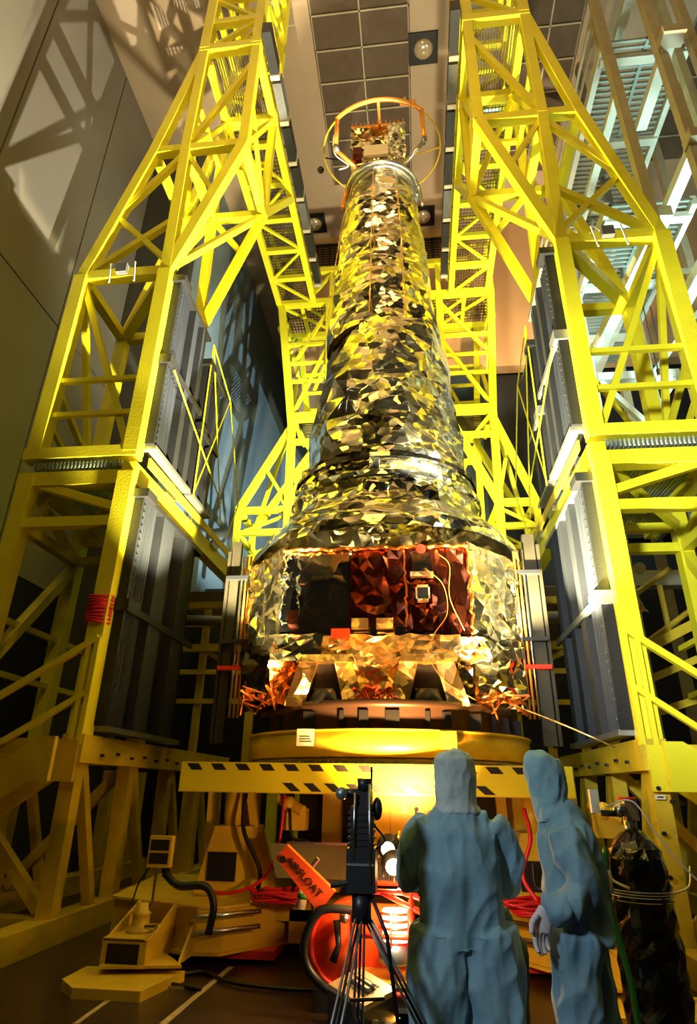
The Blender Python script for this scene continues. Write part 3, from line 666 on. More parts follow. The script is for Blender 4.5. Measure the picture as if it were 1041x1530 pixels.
part('white_cover', MB().box((bx0+.28, by-.05, 12.98), (bx0+.76, by+.02, 13.28)), PLATE, TEL)
sheet('foil_cover', (bx0+.02, by-.02, 12.46), (.75, 0, 0), (0, 0, .5), 8, 5, .06, SILV, TEL, 33, (0, -1, 0), .02)
part('copper_box', MB().box((bx0+.06, by-.06, 12.86), (bx0+.24, by+.02, 13.24)), COPF, TEL)
fr = MB()
for k in range(13): fr.bar((bx0+.03+k*.087, by, 13.93), (bx0+.03+k*.087, by-.02, 14.04), .02)
fr.box((bx0, by-.02, 13.92), (bx1, by+.04, 13.96)); part('top_fringe', fr, HOOPM, TEL)
HC = Vector((AX, AY, 13.6))
tl = Matrix.Rotation(math.radians(10), 3, 'X')
ring(TEL, HC, 1.21, .018, OCH, 'round_hoop', tl, n=80)
hp = lambda a, r=1.21: HC+tl@Vector((r*math.cos(a), r*math.sin(a), 0))
part('arched_tube', MB().tube([hp(-PI/2+(k-16)*.047, 1.22) for k in range(33)], .042, 10), HOOPM, TEL, True)
for s in (-1, 1):
    top = hp(-PI/2+s*.74); el = top+Vector((.03*s, .05, -.82)); ft = Vector((AX+s*.44, AY-.56, 12.36))
    part('arch_leg', MB().tube([top, el], .045, 10), HOOPM, TEL, True)
    part('leg_joint', MB().tube([el+Vector((0, 0, .08)), el+Vector((-.03*s, 0, -.06))], .055, 10), GRY, TEL, True)
    part('arch_leg', MB().tube([el, ft], .04, 10), STEEL if s > 0 else HOOPM, TEL, True)
n0 = hp(-PI/2)
part('arch_post', MB().tube([n0, (AX-.02, AY-.36, 13.85)], .03, 8), HOOPM, TEL, True)
p0 = hp(-PI/2+.45)
part('pointer', MB().prism([p0+Vector(v) for v in ((-.12, 0, .0), (-.02, 0, .22), (.02, 0, .06), (.2, 0, .10), (.14, 0, -.05))], (0, .04, 0)), HOOPM, TEL)
for s in (-1, 1): part('hoop_spoke', MB().tube([hp(0 if s > 0 else PI), Vector((AX+.45*s, AY, 13.35))], .016, 6), DARK if s < 0 else OCH, TEL)
part('hoop_ball', MB().sphere(P(479, 254, Y=8.3), .07, 14, 10), DARK, TEL, True)
part('hoop_cable', MB().tube(arc([hp(-PI/2-.74)+Vector((0, 0, -.3)), (AX-.90, AY-.8, 12.95), (AX-.86, AY-.7, 12.65), (AX-.62, AY-.6, 12.45), (AX-.80, AY-.6, 12.35)]), .012, 6), PLATE, TEL, True)
part('guide_line', MB().tube([(AX-.52, AY-.42, 12.3), (AX-.72, AY-.55, 10.9), (AX-.92, AY-.6, 8.6)], .008, 5), GOLF, TEL)
part('collar_arm', MB().tube(arc([(AX-.55, AY-.42, 12.35), (AX-.72, AY-.15, 12.25), (AX-.78, AY-.1, 11.9)]), .045, 8), HOOPM, TEL, True)
part('collar_arm', MB().tube(arc([(AX+.55, AY-.42, 12.35), (AX+.72, AY-.15, 12.25), (AX+.78, AY-.1, 11.8)]), .04, 8), STEEL, TEL, True)
# ---- spacecraft bus
sheet('vent_cover', (AX-.14, AY-1.46, 4.85), (.13, 0, 0), (0, .12, .8), 2, 8, .04, SILF, TEL, 91, (0, -1, 0))
sheet('vent_cover', (AX+.36, AY-1.60, 4.62), (.40, .08, 0), (-.02, .26, .55), 4, 5, .06, DRKF, TEL, 92, (0, -1, 0))
fy, zt, zb = 7.2, 4.27, 3.17
oc = [(-1.66, fy), (.66, fy), (1.32, 7.9), (1.32, 9.2), (.66, 10.0), (-1.66, 10.0), (-2.3, 9.2), (-2.3, 7.9)]
part('bus_body', MB().prism([(x*.985, y+.06, 2.42) for x, y in oc], (0, 0, zt-2.46)), DRKF, TEL)
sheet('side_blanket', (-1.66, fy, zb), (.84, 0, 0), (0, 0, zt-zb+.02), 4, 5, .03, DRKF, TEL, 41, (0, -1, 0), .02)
sheet('crumpled_edge', (-1.67, fy-.03, zb+.15), (.22, 0, 0), (0, 0, .95), 5, 14, .05, SILF, TEL, 55, (0, -1, 0), .03)
sheet('copper_blanket', (-.81, fy-.01, zb+.14), (.69, 0, 0), (0, 0, zt-zb-.12), 7, 8, .045, COPF, TEL, 42, (0, -1, 0), .02)
sheet('instrument_column', (-.12, fy-.03, zb+.05), (.38, 0, 0), (0, 0, zt-zb-.03), 5, 11, .04, COPF, TEL, 43, (0, -1, 0), .02)
sheet('copper_blanket', (.26, fy-.01, zb), (.40, 0, 0), (0, 0, zt-zb+.03), 5, 9, .035, COPF, TEL, 44, (0, -1, 0), .02)
part('sensor_window', MB().box((-.03, fy-.12, 3.92), (.19, fy-.04, 4.18)), DRKF, TEL); part('sensor_frame', MB().box((-.06, fy-.14, 3.86), (.22, fy-.05, 3.92)), GOLF, TEL)
part('sensor_window', MB().box((.02, fy-.13, 3.58), (.15, fy-.06, 3.72)), BLK, TEL)
fq = MB()
for a in ((.0, .02, 3.55, 3.75), (.15, .17, 3.55, 3.75), (.0, .17, 3.72, 3.75), (.0, .17, 3.55, 3.58)): fq.box((a[0], fy-.14, a[2]), (a[1], fy-.06, a[3]))
part('sensor_frame', fq, GOLF, TEL)
for k in range(2): part('label_plate', MB().box((-.78+k*.3, fy-.06, 3.24), (-.62+k*.3+.04, fy-.01, 3.37)), GOLF, TEL)
part('connector_box', MB().box((-1.02, fy-.08, 3.13), (-.80, fy, 3.24)), RED, TEL); part('connector_box', MB().box((-1.56, fy-.08, 3.30), (-1.44, fy, 3.47)), COPF, TEL)
part('sensor_badge', MB().tube([(.08, fy-.09, 4.22), (.08, fy-.13, 4.22)], .06, 14), RED, TEL)
for a, b_, sd in ((oc[1], oc[2], 45), (oc[0], oc[7], 46), (oc[2], oc[3], 47), (oc[7], oc[6], 48)):
    u = Vector((b_[0]-a[0], b_[1]-a[1], 0)); n = u.cross(Vector((0, 0, 1))); n = n if n.dot(Vector((a[0]-AX, a[1]-AY, 0))) > 0 else -n
    sheet('corner_blanket', (a[0], a[1], zb-.15), u, (0, 0, zt-zb+.2), 5, 6, .07, SILV, TEL, sd, n.normalized(), .03)
# fringe at the top edge
part('edge_fringe', MB().tube([Vector((-1.67+k*.058, fy-.05+.02*random.uniform(-1, 1), zt+.015*random.uniform(-1, 1))) for k in range(41)], .022, 5), ORNF, TEL)
part('edge_fringe', MB().tube([Vector((.66+.02*random.uniform(-1, 1), fy-.04, zb+(zt-zb)*k/24)) for k in range(25)], .018, 5), ORNF, TEL)
part('edge_fringe', MB().tube([Vector((-.12+.015*random.uniform(-1, 1), fy-.05, zb+.1+(zt-zb-.1)*k/24)) for k in range(25)], .014, 5), ORNF, TEL)
# lower skirt, gold and orange, with two A-shaped thruster brackets
sheet('skirt_blanket', (-1.75, fy-.10, 2.86), (.62, 0, 0), (.03, .08, .34), 5, 4, .05, SILV, TEL, 61, (0, -1, .1), .02)
sheet('gold_skirt', (-1.13, fy-.12, 2.82), (1.62, 0, 0), (0, .10, .36), 16, 5, .06, GOLF, TEL, 62, (0, -1, .1), .02)
sheet('gold_skirt', (.47, fy-.10, 2.84), (.36, 0, 0), (-.05, .08, .3), 5, 4, .06, GOLF, TEL, 63, (0, -1, .1), .03)
sheet('orange_skirt', (-1.75, fy-.02, 2.36), (.42, 0, 0), (0, -.05, .52), 6, 7, .06, ORNF, TEL, 64, (0, -1, 0), .03)
sheet('gold_apron', (-.74, fy-.06, 2.38), (.62, 0, 0), (0, -.03, .46), 8, 6, .045, GOLF, TEL, 65, (0, -1, 0), .02)
sheet('silver_apron', (.40, fy-.02, 2.38), (.55, .12, 0), (-.05, 0, .5), 6, 6, .07, SILV, TEL, 66, (0, -1, 0), .04)
for s, a, c in ((-1, oc[0], oc[7]), (1, oc[1], oc[2])):
    u = Vector((c[0]-a[0], c[1]-a[1], 0)); n = Vector((s*.7, -.7, 0))
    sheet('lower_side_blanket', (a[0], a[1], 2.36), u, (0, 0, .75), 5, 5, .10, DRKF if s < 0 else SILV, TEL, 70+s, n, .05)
for cx_ in (-1.06, .10):
    zt2, zb2 = 2.84, 2.34
    part('bracket_recess', MB().prism([(cx_-.12, fy-.02, zt2), (cx_+.12, fy-.02, zt2), (cx_+.22, fy-.02, zb2), (cx_-.22, fy-.02, zb2)], (0, -.05, 0)), BLK, TEL)
    for s in (-1, 1):
        part('bracket_leg', MB().prism([(cx_+s*.10, fy-.20, zt2), (cx_+s*.30, fy-.20, zt2), (cx_+s*.46, fy-.2, zb2), (cx_+s*.22, fy-.2, zb2)], (0, .14, 0)), GOLF, TEL)
    part('bracket_head', MB().prism([(cx_-.34, fy-.24, zt2-.02), (cx_+.34, fy-.24, zt2-.02), (cx_+.26, fy-.2, zt2+.07), (cx_-.26, fy-.2, zt2+.07)], (0, .2, 0)), GOLF, TEL)
    part('nozzle', MB().lathe((cx_, fy-.14, zb2), [(.17, .0), (.19, .05), (.15, .12), (.13, .18)], 20), DARK, TEL, True)
    part('stripe', MB().prism([(cx_-.12, fy-.10, zb2+.14), (cx_-.02, fy-.10, zb2+.14), (cx_-.06, fy-.10, zb2+.2), (cx_-.14, fy-.10, zb2+.2)], (0, .02, 0)), YEL, TEL)
    part('stripe', MB().prism([(cx_+.03, fy-.10, zb2+.14), (cx_+.12, fy-.10, zb2+.14), (cx_+.08, fy-.10, zb2+.2), (cx_, fy-.10, zb2+.2)], (0, .02, 0)), YEL, TEL)
# bundles of loose harness at the lower corners
for c, sd in (((-1.80, 7.15, 2.42), 1), ((.92, 7.2, 2.42), 2), ((-.48, 7.0, 2.40), 3)):
    rnd = random.Random(sd); hb = MB()
    for k in range(16):
        p0 = Vector(c)+Vector((rnd.uniform(-.22, .22), rnd.uniform(-.1, .05), rnd.uniform(-.02, .1)))
        hb.tube(arc([p0, p0+Vector((rnd.uniform(-.15, .15), rnd.uniform(-.1, .02), rnd.uniform(-.08, .08))), p0+Vector((rnd.uniform(-.2, .2), -.04, rnd.uniform(-.22, .02)))], 4), .012, 5)
    part('harness', hb, ORNF if sd < 3 else RED, TEL)
part('red_wire', MB().tube(arc([(.12, fy-.16, 3.95), (.33, fy-.12, 3.75), (.36, fy-.12, 3.4), (.20, fy-.14, 3.15), (.12, fy-.2, 2.9), (.3, fy-.2, 2.6), (.62, fy-.2, 2.4)]), .005, 5), HOOPM, TEL, True)
part('red_wire', MB().tube(arc([(.30, fy-.1, 4.15), (.42, fy-.1, 4.0), (.40, fy-.12, 3.6), (.55, fy-.1, 3.2)]), .004, 5), HOOPM, TEL, True)
# adapter collar
ad = part('adapter_collar', MB().lathe((AX, AY, 0), [(1.5, 2.06), (1.62, 2.06), (1.62, 2.30), (1.66, 2.30), (1.66, 2.38), (1.5, 2.38)], 64, True), mat('brown_anodised', (.10, .055, .035), .35, metal=.6), TEL, True)
for k in range(16):
    a = -PI/2+(k-7.5)*.19+.03*math.sin(k*2.3); x, y = AX+1.635*math.cos(a), AY+1.635*math.sin(a)
    part('clamp_block', MB().bar((x, y, 2.10), (x, y, 2.27), .05+.05*(k % 3), .03), DARK, ad)
PYL = mat('pylon_dull_metal', (.06, .05, .03), .5, metal=.5, var=.4)
# ---- side pylons with tubes
for s, cxp, lab in ((-1, -2.48, 'tall narrow metal pylon with pipes left of the spacecraft'), (1, 1.50, 'tall narrow metal pylon with pipes right of the spacecraft')):
    T = thing('support_pylon', lab, 'pylon', (cxp, 8.0, 2.0))
    part('plate', MB().box((cxp-.02, 8.0, 2.0), (cxp+s*.14, 8.1, 4.75)), PYL, T)
    part('plate', MB().box((cxp+s*.16, 8.0, 2.0), (cxp+s*.20, 8.4, 4.6)), PYL, T)
    for k in range(3): part('pipe', MB().tube([(cxp-s*(.05+k*.055), 7.95, 2.3), (cxp-s*(.05+k*.055), 7.95, 4.5)], .018, 8), HOOPM if k else STEEL, T, True)
    for z in (2.9, 3.25, 4.15): part('clamp', MB().box((cxp-.16, 7.9, z), (cxp+.16, 7.99, z+.05)), RED if z == 2.9 else DARK, T)
# ================================================================ ROTATING STAND (ring, striped beam, dolly)
ST = thing('turnover_stand', 'yellow ring stand with black-striped beam carrying the spacecraft', 'stand', (AX, AY, 0))
SX = AX
part('ring', MB().lathe((SX, AY+.05, 0), [(1.60, 1.80), (1.78, 1.80), (1.78, 2.05), (1.60, 2.05)], 96, True), OCH, ST, True)
part('ring_lip', MB().lathe((SX, AY+.05, 0), [(1.60, 2.05), (1.80, 2.05), (1.80, 2.075), (1.60, 2.075)], 96, True), OCH, ST, True)
part('gear_ring', MB().lathe((SX, AY+.05, 0), [(1.5, 1.70), (1.74, 1.70), (1.74, 1.79), (1.5, 1.79)], 96, True), STEEL, ST, True)
gt = MB()
for k in range(120):
    a = PI+PI*k/120; gt.bar((SX+1.75*math.cos(a), AY+.05+1.75*math.sin(a), 1.72), (SX+1.75*math.cos(a), AY+.05+1.75*math.sin(a), 1.77), .02, .03)
part('gear_teeth', gt, STEEL, ST, kind='stuff')
part('identification_plate', MB().box((-1.30, 6.73, 1.90), (-1.12, 6.78, 2.07)), PLATE, ST, label='small white plate with screws and faint writing')
pi_ = MB()
for k in range(3): pi_.box((-1.27, 6.725, 1.99-.025*k), (-1.16+.01*k, 6.735, 1.998-.025*k))
part('plate_writing', pi_, INK, bpy.data.objects['identification_plate'])
part('yellow_plate', MB().box((.20, 6.68, 1.88), (.37, 6.74, 2.05)), YEL, ST)
bxa, bxb, bz0, bz1, byf = -2.44, 1.44, 1.455, 1.725, 6.5
part('striped_beam', MB().box((bxa, byf, bz0), (bxb, byf+.22, bz1)), YEL, ST)
bm_ = bpy.data.objects['striped_beam']
def stripes(x, xe, z0, z1, w_, gap, sl, lab):
    while x < xe:
        part('stripe', MB().prism([(x, byf, z1), (x+w_, byf, z1), (x+w_+sl, byf, z0), (x+sl, byf, z0)], (0, -.004, 0)), INK, bm_); x += w_+gap
stripes(bxa+.06, .98, bz1-.075, bz1-.015, .12, .13, .05, 'top')
stripes(-1.38, .60, bz0+.01, bz0+.085, .10, .11, .09, 'bottom')
part('beam_foot', MB().box((bxa, byf+.0, bz0-.01), (bxb, byf+.25, bz0)), OCH, ST)
for x in (-1.95, -1.0, .3, 1.0): part('column', MB().box((x-.1, 7.4, .5), (x+.1, 7.6, 1.6)), YELD, ST)
part('deck_plate', MB().box((-2.3, 6.7, 1.58), (1.35, 10.2, 1.70)), OCH, ST)
part('dolly_deck', MB().box((-2.1, 7.0, .30), (1.5, 10.2, .44)), OCH, ST)
part('rear_box', MB().box((-1.42, 7.7, .44), (.9, 9.5, 1.58)), DARK, ST)
# cabinet doors
cb = part('cabinet', MB().box((-.62, 6.86, .99), (.20, 7.3, 1.45)), OCH, ST)
for x0, x1 in ((-.61, -.33), (-.32, .18)): part('door', MB().box((x0, 6.84, 1.0), (x1, 6.86, 1.44)), OCH, cb)
part('warning_label', MB().prism([(-.22, 6.835, 1.28), (-.14, 6.835, 1.28), (-.18, 6.835, 1.38)], (0, .004, 0)), HOOPM, cb)
part('door_lock', MB().tube([(-.06, 6.83, 1.32), (-.06, 6.85, 1.32)], .022, 12).box((-.075, 6.81, 1.22), (-.055, 6.84, 1.32)), INK, cb)
part('front_sheet', MB().prism([(-1.50, 6.62, 1.0), (.35, 6.62, 1.0), (.35, 6.55, .72), (-1.40, 6.55, .72)], (0, .03, 0)), mat('brushed_steel_sheet', (.42, .36, .18), .3, metal=.7, bump=.1), ST)
part('sheet_lip', MB().box((-1.32, 6.58, 1.0), (.40, 6.64, 1.02)), STEEL, ST)
# sloped side housings between the columns
for s, x in ((-1, -2.0), (1, 1.15)):
    part('housing', MB().prism([(x-.36, 7.0, .46), (x+.42, 7.0, .46), (x+.22, 7.0, 1.12), (x-.18, 7.0, 1.12)], (0, .5, 0)), OCH, ST)
    part('hatch', MB().box((x-.22, 6.98, .62), (x+.08, 7.0, .88)), BLK, ST)
    part('cylinder', MB().tube([(x-.02, 7.1, 1.12), (x-.04, 7.1, 1.47)], .09, 14), OCH, ST, True)
    part('upright', MB().bar((x-.30, 7.3, .46), (x-.32, 7.3, 1.46), .1), OCH, ST); part('upright', MB().bar((x+.2, 7.2, 1.1), (x+.12, 7.2, 1.46), .08), OCH, ST)
    mm = MB().sphere((x+.62, 6.9, 1.34), .08, 12, 8).tube([(x+.5, 6.95, 1.4), (x+.78, 6.85, 1.28)], .055, 10).box((x+.55, 6.9, 1.1), (x+.8, 7.1, 1.3))
    part('motor', mm, OCH, ST)
# outrigger arms with gussets and feet
def outrigger(s):
    def q(x, y, z): return (SX+s*(x if s < 0 else min(x, 2.58)), y, z)
    part('arm', MB().prism([q(.9, 7.2, .12), q(1.45, 6.55, .12), q(1.70, 6.5, .12), q(2.7, 6.9, .12), q(2.9, 8.6, .12), q(.9, 8.6, .12)], (0, 0, .34)), OCH, ST)
    part('arm_top', MB().prism([q(.88, 7.15, .46), q(1.45, 6.5, .46), q(1.72, 6.45, .46), q(2.72, 6.85, .46), q(2.92, 8.6, .46), q(.88, 8.6, .46)], (0, 0, .02)), OCH, ST)
    part('arm_flange', MB().prism([q(.9, 7.16, .10), q(1.44, 6.48, .10), q(1.74, 6.44, .10), q(2.74, 6.84, .10), q(2.9, 8.6, .10), q(.9, 8.6, .10)], (0, 0, .025)), OCH, ST)
    part('air_pad', MB().box(q(1.0, 6.75, .03), q(1.7, 7.5, .10)), RED, ST)
    part('jack_arm', MB().prism([q(1.62, 6.0, .11), q(1.92, 6.4, .11), q(2.32, 6.35, .11), q(2.28, 5.85, .11)], (0, 0, .02)), OCH, ST)
    jb = part('jack_box', MB().box(q(1.95, 5.95, .10), q(2.3, 5.98, .30)).box(q(1.95, 5.95, .29), q(2.32, 6.6, .31)).box(q(1.93, 5.95, .10), q(1.95, 6.6, .30)).box(q(2.3, 5.95, .1), q(2.32, 6.6, .3)), OCH, ST)
    part('jack_opening', MB().box(q(1.99, 5.94, .13), q(2.27, 5.955, .27)), INK, jb)
    part('gusset', MB().prism([q(1.93, 6.0, .31), q(1.93, 6.55, .31), q(1.93, 6.55, .5)], (.02, 0, 0)), OCH, ST)
    part('gusset', MB().prism([q(1.70, 6.1, .11), q(1.70, 6.55, .11), q(1.70, 6.55, .48)], (.02, 0, 0)), OCH, ST)
    part('gusset', MB().prism([q(2.31, 6.0, .31), q(2.31, 6.6, .31), q(2.31, 6.6, .5)], (.02, 0, 0)), OCH, ST)
    part('jack', MB().lathe(q(2.12, 6.22, 0), [(.12, .31), (.12, .34), (.08, .36), (.075, .44), (.09, .45), (.06, .47), (.05, .53), (.0, .53)], 20), OCH, ST, True)
    part('jack_bolt', MB().tube([q(2.02, 6.1, .37), q(1.9, 6.05, .38)], .02, 8), STEEL, ST)
    part('foot_pad', MB().prism([q(1.75, 5.5, .0), q(2.3, 5.5, .0), q(2.5, 5.7, .0), q(2.5, 6.1, .0), q(1.62, 6.1, .0)], (0, 0, .07)), OCH, ST)
    for z in (.28, .40): part('handle_pipe', MB().tube(arc([q(1.72, 6.43, z-.05), q(1.66, 6.36, z), q(1.40, 6.42, z+.03), q(1.15, 6.72, z+.02)]), .022, 8), STEEL, ST, True)
    part('side_plate', MB().box(q(.1, 7.0, .12), q(.92, 7.05, .40)), OCH, ST)
outrigger(-1); outrigger(1)
part('label_box', MB().box((-1.68, 6.75, .48), (-1.42, 6.98, .56)), PLATE, ST)
# hoses and cables on the stand
def hose(pts, r, m, lab, cat='hose', name='hose'): return solo(name, MB().tube(arc(pts), r, 8), m, lab, cat, True)
hose([(-2.42, 6.35, .75), (-2.25, 6.3, .66), (-2.0, 6.3, .66), (-1.9, 6.28, .52), (-1.93, 6.3, .30)], .035, BLACK, 'thick black hose arching from the meter stand down to the left outrigger')
hose([(-1.86, 6.95, 1.45), (-1.83, 6.85, 1.1), (-1.62, 6.8, .75), (-1.66, 6.85, .5)], .022, BLACK, 'black cable hanging on the left housing under the striped beam')
hose([(-1.35, 6.8, 1.3), (-1.3, 6.75, 1.05), (-1.12, 6.7, 1.0), (-1.2, 6.7, .8), (-1.3, 6.75, .5)], .016, BLACK, 'thin black cable looping left of the orange arm')
hose([(-1.42, 6.85, 1.42), (-1.45, 6.8, .95), (-1.6, 6.75, .66), (-1.95, 6.75, .55), (-2.3, 6.8, .62)], .016, REDC, 'thin dark red cable drooping over the left housing', 'cable', 'cable')
hose([(1.32, 6.7, 1.4), (1.38, 6.6, 1.0), (1.2, 6.55, .75), (1.02, 6.6, .7), (1.0, 6.6, .9)], .022, BLACK, 'black hose looping between the two blue-suited people')
hose([(.98, 6.7, 1.35), (1.0, 6.6, 1.1), (.9, 6.6, .8), (1.0, 6.5, .6)], .02, REDC, 'red hose hanging from the right housing between the two people', 'hose')
for c, lab, sd in (((-1.35, 6.78, .50), 'heap of coiled red cable on the left outrigger', 3), ((.95, 6.55, .52), 'heap of coiled red cable on the right outrigger between the people', 8)):
    rnd = random.Random(sd); mbb = MB()
    for k in range(10):
        r1, r2 = rnd.uniform(.16, .32), rnd.uniform(.10, .17); ph = rnd.uniform(-.5, .5); ox, oy = rnd.uniform(-.06, .06), rnd.uniform(-.04, .04)
        mbb.tube([Vector(c)+Vector((ox+r1*math.cos(a*PI/10)*math.cos(ph)-r2*math.sin(a*PI/10)*math.sin(ph), oy+r1*math.cos(a*PI/10)*math.sin(ph)+r2*math.sin(a*PI/10), .014*k*.7+.01*math.sin(a*1.3+k))) for a in range(21)], .013, 6)
    solo('cable_coil', mbb, REDC, lab, 'cable', True)
hose([P(300, 1478, Z=.02), P(240, 1465, Z=.02), P(300, 1452, Z=.02), P(345, 1468, Z=.02), P(430, 1478, Z=.02), P(500, 1480, Z=.02)], .016, BLACK, 'black cable lying on the dark floor in front of the left outrigger', 'cable', 'cable')
# tether from the spacecraft to the right
hose([(.98, 7.1, 2.38), (1.5, 6.9, 2.14), (1.95, 6.8, 1.92)], .008, GOLF, 'thin tether running from the spacecraft corner to the right tower', 'rope', 'tether')
# ================================================================ FLOOR EQUIPMENT
def flip(o): return o
T = thing('meter_box', 'small two-window meter box on a thin post by the left outrigger', 'meter', (-2.48, 6.3, .46))
part('case', MB().box((-2.58, 6.28, .80), (-2.36, 6.36, 1.06)), OCH, T)
for z in (.83, .94): part('window', MB().box((-2.56, 6.27, z), (-2.38, 6.285, z+.09)), INK, T)
part('post', MB().tube([(-2.49, 6.32, .80), (-2.50, 6.34, .46)], .014, 8), STEEL, T)
part('cable', MB().tube(arc([(-2.56, 6.32, .80), (-2.66, 6.35, .66), (-2.72, 6.4, .5)]), .008, 5), BLACK, T)
# orange lifting arm with lettering
a, c = P(420, 1272, Y=5.35), P(488, 1348, Y=5.35)
A_ = thing('lifting_arm', 'orange-red slanted lifting arm lettered AIRFLOAT', 'arm', c)
u = (c-a).normalized(); nn = Vector((0, -1, 0)); v = u.cross(nn).normalized()
if v.z < 0: v = -v
wd = .062
part('arm_bar', MB().prism([a-v*wd, c-v*(wd+.03), c+v*(wd+.03), a+v*wd], (0, .08, 0)), ORG, A_)
part('pivot', MB().tube([a+u*.05-v*.03+Vector((0, -.01, 0)), a+u*.05-v*.03+Vector((0, .05, 0))], .025, 12), INK, A_)
def text(body, name, size, origin, ux, vy, m, parent, ext=.002):
    cu = bpy.data.curves.new(name, 'FONT'); cu.body = body; cu.size = size; cu.extrude = ext; cu.resolution_u = 2; cu.align_x = 'CENTER'; cu.align_y = 'CENTER'
    to = bpy.data.objects.new(name+'_tmp', cu); COL.objects.link(to)
    dg = bpy.context.evaluated_depsgraph_get(); me = bpy.data.meshes.new_from_object(to.evaluated_get(dg)); bpy.data.objects.remove(to)
    ux = Vector(ux).normalized(); vy = Vector(vy).normalized(); w_ = ux.cross(vy)
    mx = Matrix((( ux.x, vy.x, w_.x, origin[0]), (ux.y, vy.y, w_.y, origin[1]), (ux.z, vy.z, w_.z, origin[2]), (0, 0, 0, 1)))
    me.transform(mx); me.materials.clear(); me.materials.append(m)
    o = bpy.data.objects.new(name, me); COL.objects.link(o)
    if parent is not None: o.parent = parent; o.matrix_parent_inverse = Matrix.Translation(-world_loc(parent))
    return o
mid = a.lerp(c, .52)+Vector((0, -.004, 0))
text('AIRFLOAT', 'lettering', .078, mid, u, v, INK, A_)
part('fitting', MB().tube([a.lerp(c, .5)+v*.09+Vector((0, .03, 0)), a.lerp(c, .5)+v*.16+Vector((0, .03, 0))], .018, 8), STEEL, A_)
# orange drum and its frame
D = thing('orange_drum', 'orange-red rounded drum housing on the floor behind the tripod', 'drum', (-.62, 5.75, 0))
part('drum_body', MB().tube([(-.62, 5.6, .40), (-.62, 6.1, .40)], [.26, .26], 28), ORG, D, True)
part('drum_face', MB().lathe((0, 0, 0), [(.001, 0), (.001, 0)], 3), ORG, D) if False else part('drum_rim', MB().tube([(-.62+.27*math.cos(k*PI/16), 5.6, .40+.27*math.sin(k*PI/16)) for k in range(33)], .02, 8), RED, D, True)
part('side_shell', MB().box((-.55, 5.55, .28), (-.15, 5.75, .66)), ORG, D)
part('base_skid', MB().box((-.85, 5.5, .0), (.15, 6.0, .14)), BLK, D)
part('valve', MB().tube([(-.68, 5.5, .58), (-.66, 5.48, .42), (-.70, 5.48, .32)], [.03, .022, .03], 10), DARK, D, True)
part('valve', MB().sphere((-.62, 5.5, .60), .045, 10, 8), STEEL, D, True)
hose([(-.50, 5.4, .66), (-.78, 5.35, .66), (-.90, 5.35, .46), (-.85, 5.35, .28), (-.62, 5.3, .15), (-.3, 5.2, .12)], .032, BLACK, 'thick black hose curving round the front of the orange drum')
# green capped fitting hanging by the arm
T = thing('hose_coupling', 'white and green hose coupling hanging beside the orange arm', 'coupling', P(452, 1335, Y=5.7))
c = P(451, 1340, Y=5.7); part('body', MB().tube([c+Vector((-.01, 0, -.08)), c+Vector((.02, 0, .08))], .04, 12), PLATE, T, True)
part('green_band', MB().tube([c+Vector((.005, 0, -.01)), c+Vector((.012, 0, .03))], .045, 12), GREEN, T, True)
part('hose', MB().tube(arc([P(466, 1340, Y=5.7), P(468, 1375, Y=5.7), P(452, 1400, Y=5.7), P(470, 1410, Y=5.7), P(485, 1410, Y=5.7)]), .016, 6), BLACK, T, True)
# red cart frame
RC = thing('red_cart', 'red tubular cart frame holding the flood lamps', 'cart', (-.1, 5.2, 0))
def rt(a, c, r=.018): part('tube', MB().tube([a, c], r, 8), RED, RC, True)
xa, xb, ya, yb = -.52, .22, 5.15, 5.6
for x, y in ((xb-.32, ya), (xb, ya), (xa, yb), (xb, yb), (xa, ya)): rt((x, y, .05), (x, y, .83 if y == ya and x > xa else .7), .02)
for z in (.82, .55, .22): rt((xa, ya, z), (xb, ya, z)); rt((xa, yb, z), (xb, yb, z)); rt((xa, ya, z), (xa, yb, z)); rt((xb, ya, z), (xb, yb, z))
rt((xa+.2, ya, .82), (xb, ya, .60)); rt((xa+.32, ya, .83), (xb, ya, .72))
part('shelf', MB().box((xa, ya, .26), (xb, yb, .28)), OCH, RC); part('tray', MB().box((xa, ya, .12), (xb, yb, .15)), GRY, RC)
part('handle_grip', MB().tube([(xb-.1, ya-.02, .83), (xb+.1, ya-.02, .83)], .028, 10), BLACK, RC, True)
# flood lamps
def flood(c, ang, lab, m, r=.10):
    T = thing('flood_lamp', lab, 'lamp', c); c = Vector(c); d = Vector(ang).normalized()
    n = 24; up = d.orthogonal().normalized(); sd = d.cross(up)
    part('reflector', MB().tube([c-d*.12, c-d*.09, c-d*.03, c+d*.04], [.03, .07, .10, r*1.15], 24, False), DARK, T, True)
    part('glass', MB().tube([c+d*.025, c+d*.035], [r, r], 24), m, T, True)
    part('yoke', MB().tube([c+up*.12, c+up*.12-d*.12, c-up*.12-d*.12, c-up*.12], .01, 6), DARK, T)
    part('stand', MB().tube([c-d*.12, (c.x, c.y+.1, .83)], .012, 6), DARK, T)
    return T
flood(P(588, 1292, Y=5.45), (.05, -.75, -.35), 'glowing orange flood lamp above the red cart, brightest one', LAMPW, .062)
flood(P(580, 1267, Y=5.6), (-.05, -.8, -.2), 'dimmer upper flood lamp just under the steel lip', LAMPD, .055)
c = P(591, 1400, Y=5.3); LB = thing('slatted_lamp', 'round slatted lamp glowing white behind its louvre rings on the cart', 'lamp', c)
part('lamp_core', MB().tube([c+Vector((0, 0, -.02)), c+Vector((0, 0, .17))], .095, 24), LAMPD, LB, True)
for k in range(5): part('louvre_ring', MB().lathe(c+Vector((0, 0, -.03+k*.045)), [(.10, 0), (.125, -.004), (.125, .012), (.10, .01)], 28, True), RED, LB, True)
